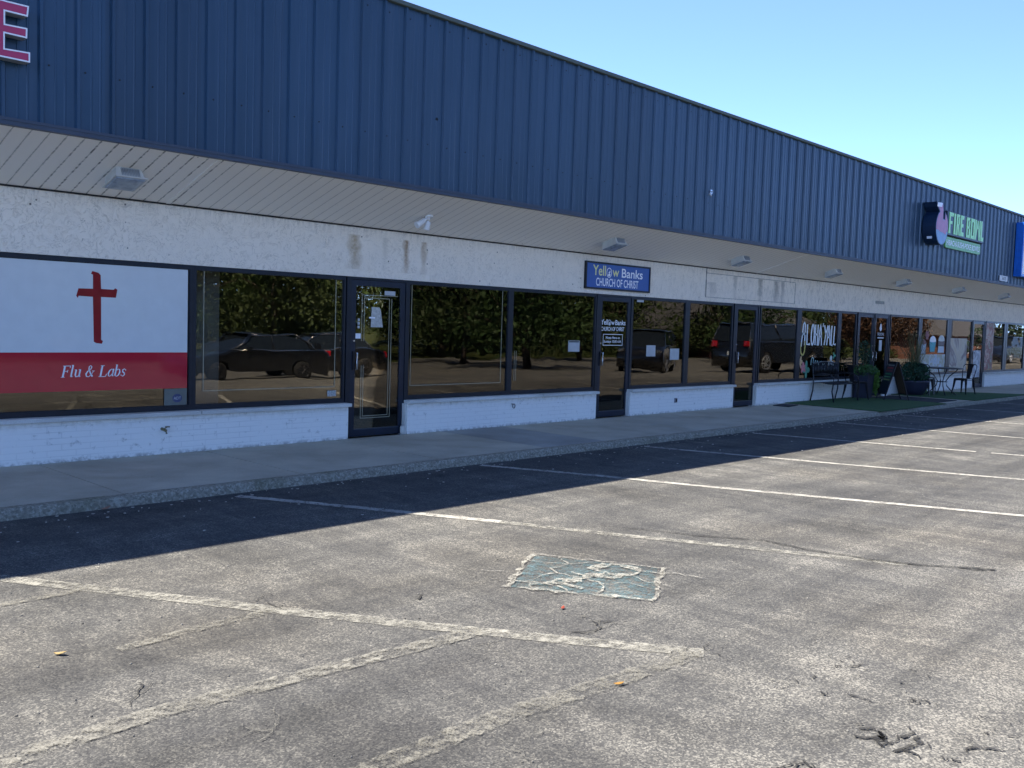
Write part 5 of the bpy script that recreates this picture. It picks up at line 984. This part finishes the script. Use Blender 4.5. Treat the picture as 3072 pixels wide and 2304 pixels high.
# vehicles -----------------------------------------------------------
TY = plain("tyre_rubber", (0.02, 0.02, 0.02), 0.85); RIM = plain("alloy_rim", (0.45, 0.46, 0.48), 0.3, 0.8); BRIM = plain("dark_rim", (0.04, 0.04, 0.045), 0.3, 0.6); CG = plain("car_glass", (0.015, 0.02, 0.025), 0.05); CHR = plain("chrome_strip", (0.8, 0.8, 0.82), 0.12, 1.0); TLM = plain("tail_lamp_red", (0.5, 0.01, 0.02), 0.2); PLT = plain("licence_plate", (0.65, 0.7, 0.72), 0.5)
def paint(name, c):
    t = NT(name); t.base(c); t.set(rough=0.22, coat=1.0, metal=0.0); return t.m
BLK = paint("black_car_paint", (0.008, 0.009, 0.012)); SIL = paint("silver_car_paint", (0.42, 0.43, 0.45)); NAV = paint("navy_car_paint", (0.012, 0.02, 0.05))
def vehicle(name, lab, cat, lower, green, roofz, W, wheels, wr, body, rim, loc, rz, belt, plate=True):
    """lower: side outline (x,z) of the body above the arches, going over the top; green: greenhouse (x,z)"""
    t = empty(name, (loc[0], loc[1], gz(loc[1])), rz, lab, cat)
    x0, x1 = lower[0][0], lower[-1][0]
    out = list(lower); zb = 0.22
    bot = [(x1, zb)]
    for wx in sorted(wheels, reverse=True):
        bot += [(wx + (wr + 0.05) * math.cos(R(a)), zb + max(0, (wr + 0.07) * math.sin(R(a)) + wr - zb)) for a in range(0, 181, 20)]
    bot += [(x0, zb)]
    P = out + bot; m = MB(); n = len(P); rings = []
    for f, ins in ((-1, 0.10), (-0.93, 0.02), (-0.8, 0.0), (0.8, 0.0), (0.93, 0.02), (1, 0.10)):
        cx = (x0 + x1) / 2; rings.append([(cx + (x - cx) * (1 - ins * 0.5), f * W / 2, zb + (z - zb) * (1 - ins * 0.6)) for x, z in P])
    m.loft(list(reversed(rings)), True, True, True); bo = m.build("body", body, t, world=False); bo.data.polygons.foreach_set("use_smooth", [len(p.vertices) == 4 for p in bo.data.polygons])
    m = MB(); wi = W / 2 * 0.93; wt = W / 2 * 0.72; zg0 = min(z for x, z in green); rg = []
    for f in (-1, -0.9, 0.9, 1):
        rg.append([(x, f * (wi + (wt - wi) * (z - zg0) / (roofz - zg0)), z) for x, z in green])
    m.loft(list(reversed(rg)), True, True, False); m.build("windows", CG, t, world=False)
    # roof skin and pillars
    tops = [p for p in green if p[1] > roofz - 0.16]; xa, xb = min(p[0] for p in tops), max(p[0] for p in tops)
    m = MB(); m.loft([[(xa + 0.05 + d, -wt - k, z), (xb - 0.05 - d, -wt - k, z), (xb - 0.05 - d, wt + k, z), (xa + 0.05 + d, wt + k, z)] for z, k, d in ((roofz - 0.03, 0.03, -0.12), (roofz + 0.012, 0.01, 0.02), (roofz + 0.022, -0.1, 0.2))], True, True, True)
    lo = [p for p in green if p[1] <= zg0 + 0.12]; ga, gb = min(p[0] for p in lo), max(p[0] for p in lo)
    for s in (-1, 1):
        for fx in ((ga + 0.03, xa + 0.03), (gb - 0.03, xb - 0.03), ((ga + gb) / 2, (xa + xb) / 2)):
            m.tube([(fx[0], s * wi, zg0), (fx[1], s * (wt + 0.01), roofz - 0.01)], 0.035, 6)
    m.build("roof", body, t, world=False)
    m = MB()
    for s in (-1, 1): m.tube([(ga, s * (wi + 0.012), zg0 + 0.03), (gb, s * (wi + 0.012), zg0 + 0.045)], 0.02, 5); m.tube([(ga, s * (wi + 0.01), zg0 + 0.05), (xa, s * (wt + 0.03), roofz - 0.03), (xb, s * (wt + 0.03), roofz - 0.03), (gb, s * (wi + 0.01), zg0 + 0.05)], 0.015, 5)
    m.build("window_trim", CHR, t, world=False)
    for wx in wheels:
        for s in (-1, 1):
            m = MB(); y0, y1 = s * (W / 2 - 0.22), s * (W / 2 - 0.01); n = 28
            m.loft([[(wx + r_ * math.cos(2 * math.pi * k / n), y, wr + r_ * math.sin(2 * math.pi * k / n)) for k in range(n)] for r_, y in ((wr - .02, y0), (wr, y0 + s * .03), (wr, y1 - s * .03), (wr - .02, y1), (wr * .70, y1))], True, True, True); wh = m.build("wheel", TY, t, world=False)
            m = MB(); yo = y1 + s * 0.004
            m.tube([(wx + wr * .66 * math.cos(2 * math.pi * k / n), yo, wr + wr * .66 * math.sin(2 * math.pi * k / n)) for k in range(n + 1)], 0.02, 5)
            for k in range(9):
                a = 2 * math.pi * k / 9; m.tube([(wx, yo, wr), (wx + wr * .64 * math.cos(a), yo, wr + wr * .64 * math.sin(a))], [0.035, 0.02], 5)
            m.build("rim", rim, wh, world=False)
    zt = belt
    for s in (-1, 1):
        m = MB(); m.rbox(x1 - 0.14, x1 + 0.012, s * W / 2 * 0.80 - 0.14, s * W / 2 * 0.80 + 0.14, zt - 0.22, zt - 0.02, 0.02); m.build("tail_lamp", TLM, t, world=False)
        m = MB(); m.rbox(x0 - 0.012, x0 + 0.15, s * W / 2 * 0.78 - 0.16, s * W / 2 * 0.78 + 0.16, zt - 0.28, zt - 0.14, 0.02); m.build("headlight", CHR, t, world=False)
        m = MB(); m.rbox(ga + 0.45, ga + 0.62, s * (W / 2 + 0.09) - 0.08, s * (W / 2 + 0.09) + 0.08, zg0 + 0.03, zg0 + 0.17, 0.02); m.build("mirror", body, t, world=False)
    if plate: m = MB(); m.box(x1 + 0.004, x1 + 0.014, -0.16, 0.16, 0.72, 0.87); m.build("number_plate", PLT, t, world=False)
    return t
sedan_l = [(-2.4, 0.55), (-2.38, 0.68), (-2.0, 0.80), (-1.2, 0.92), (-0.9, 0.96), (1.6, 1.0), (2.2, 1.02), (2.42, 0.92), (2.44, 0.55)]
sedan_g = [(-1.1, 0.93), (-0.35, 1.36), (0.1, 1.44), (0.6, 1.44), (1.2, 1.30), (1.95, 1.02), (1.9, 0.95)]
suv_l = [(-2.75, 0.6), (-2.74, 0.95), (-2.55, 1.10), (-1.5, 1.20), (2.5, 1.22), (2.72, 1.15), (2.76, 0.6)]
suv_g = [(-1.55, 1.18), (-0.75, 1.80), (-0.4, 1.87), (2.2, 1.87), (2.45, 1.80), (2.68, 1.2), (2.6, 1.16)]
pk_l = [(-2.9, 0.65), (-2.88, 1.05), (-2.6, 1.16), (-1.4, 1.22), (1.0, 1.25), (2.9, 1.25), (2.95, 1.2), (2.95, 0.7)]
pk_g = [(-1.4, 1.2), (-0.6, 1.82), (-0.3, 1.88), (0.8, 1.88), (1.0, 1.8), (1.05, 1.22), (0.9, 1.18)]
vehicle("parked_sedan", "black sedan with red tail lamp reflected between the cross window and the first door", "car", sedan_l, sedan_g, 1.44, 1.84, (-1.48, 1.42), 0.33, BLK, BRIM, (15.2, -15.6), R(0), 1.0)
vehicle("parked_car", "second black car with silver window trim reflected right behind the sedan", "car", [(x * .95, z * 1.04) for x, z in sedan_l], [(x * .95, z * 1.06) for x, z in sedan_g], 1.53, 1.84, (-1.4, 1.35), 0.34, BLK, BRIM, (19.5, -18.0), R(12), 1.0)
vehicle("parked_van", "black full-size van-like car with pale plate reflected in the panes right of the church door", "car", suv_l, suv_g, 1.88, 2.0, (-1.62, 1.55), 0.38, BLK, RIM, (35.2, -14.9), R(-28), 1.2)
vehicle("pickup_truck", "huge black pickup with bright multi-spoke wheel reflected behind ALOHA YALL", "pickup truck", [(x * 1.08, z * 1.12) for x, z in suv_l], [(x * 1.1, z * 1.08) for x, z in suv_g], 2.02, 2.05, (-1.9, 1.9), 0.43, BLK, RIM, (37.2, -9.9), R(183), 1.3)
vehicle("pickup_truck", "silver pickup reflected right of the black car's tail", "pickup truck", pk_l, pk_g, 1.88, 1.98, (-1.85, 1.8), 0.39, SIL, RIM, (49.0, -17.6), R(-10), 1.2)
vehicle("parked_car", "dark vehicle reflected small in the distance above the sedan", "car", suv_l, suv_g, 1.88, 2.0, (-1.62, 1.55), 0.38, BLK, RIM, (44, -60), R(0), 1.2)
vehicle("parked_car", "dark blue car with bright roof rails reflected in the last panes at the right", "car", suv_l, suv_g, 1.86, 1.9, (-1.6, 1.5), 0.37, NAV, RIM, (72, -10.4), R(0), 1.2)
vehicle("parked_car", "silver car reflected faintly behind the red cross", "car", suv_l, suv_g, 1.86, 1.9, (-1.6, 1.5), 0.37, SIL, RIM, (23.0, -46), R(0), 1.2)
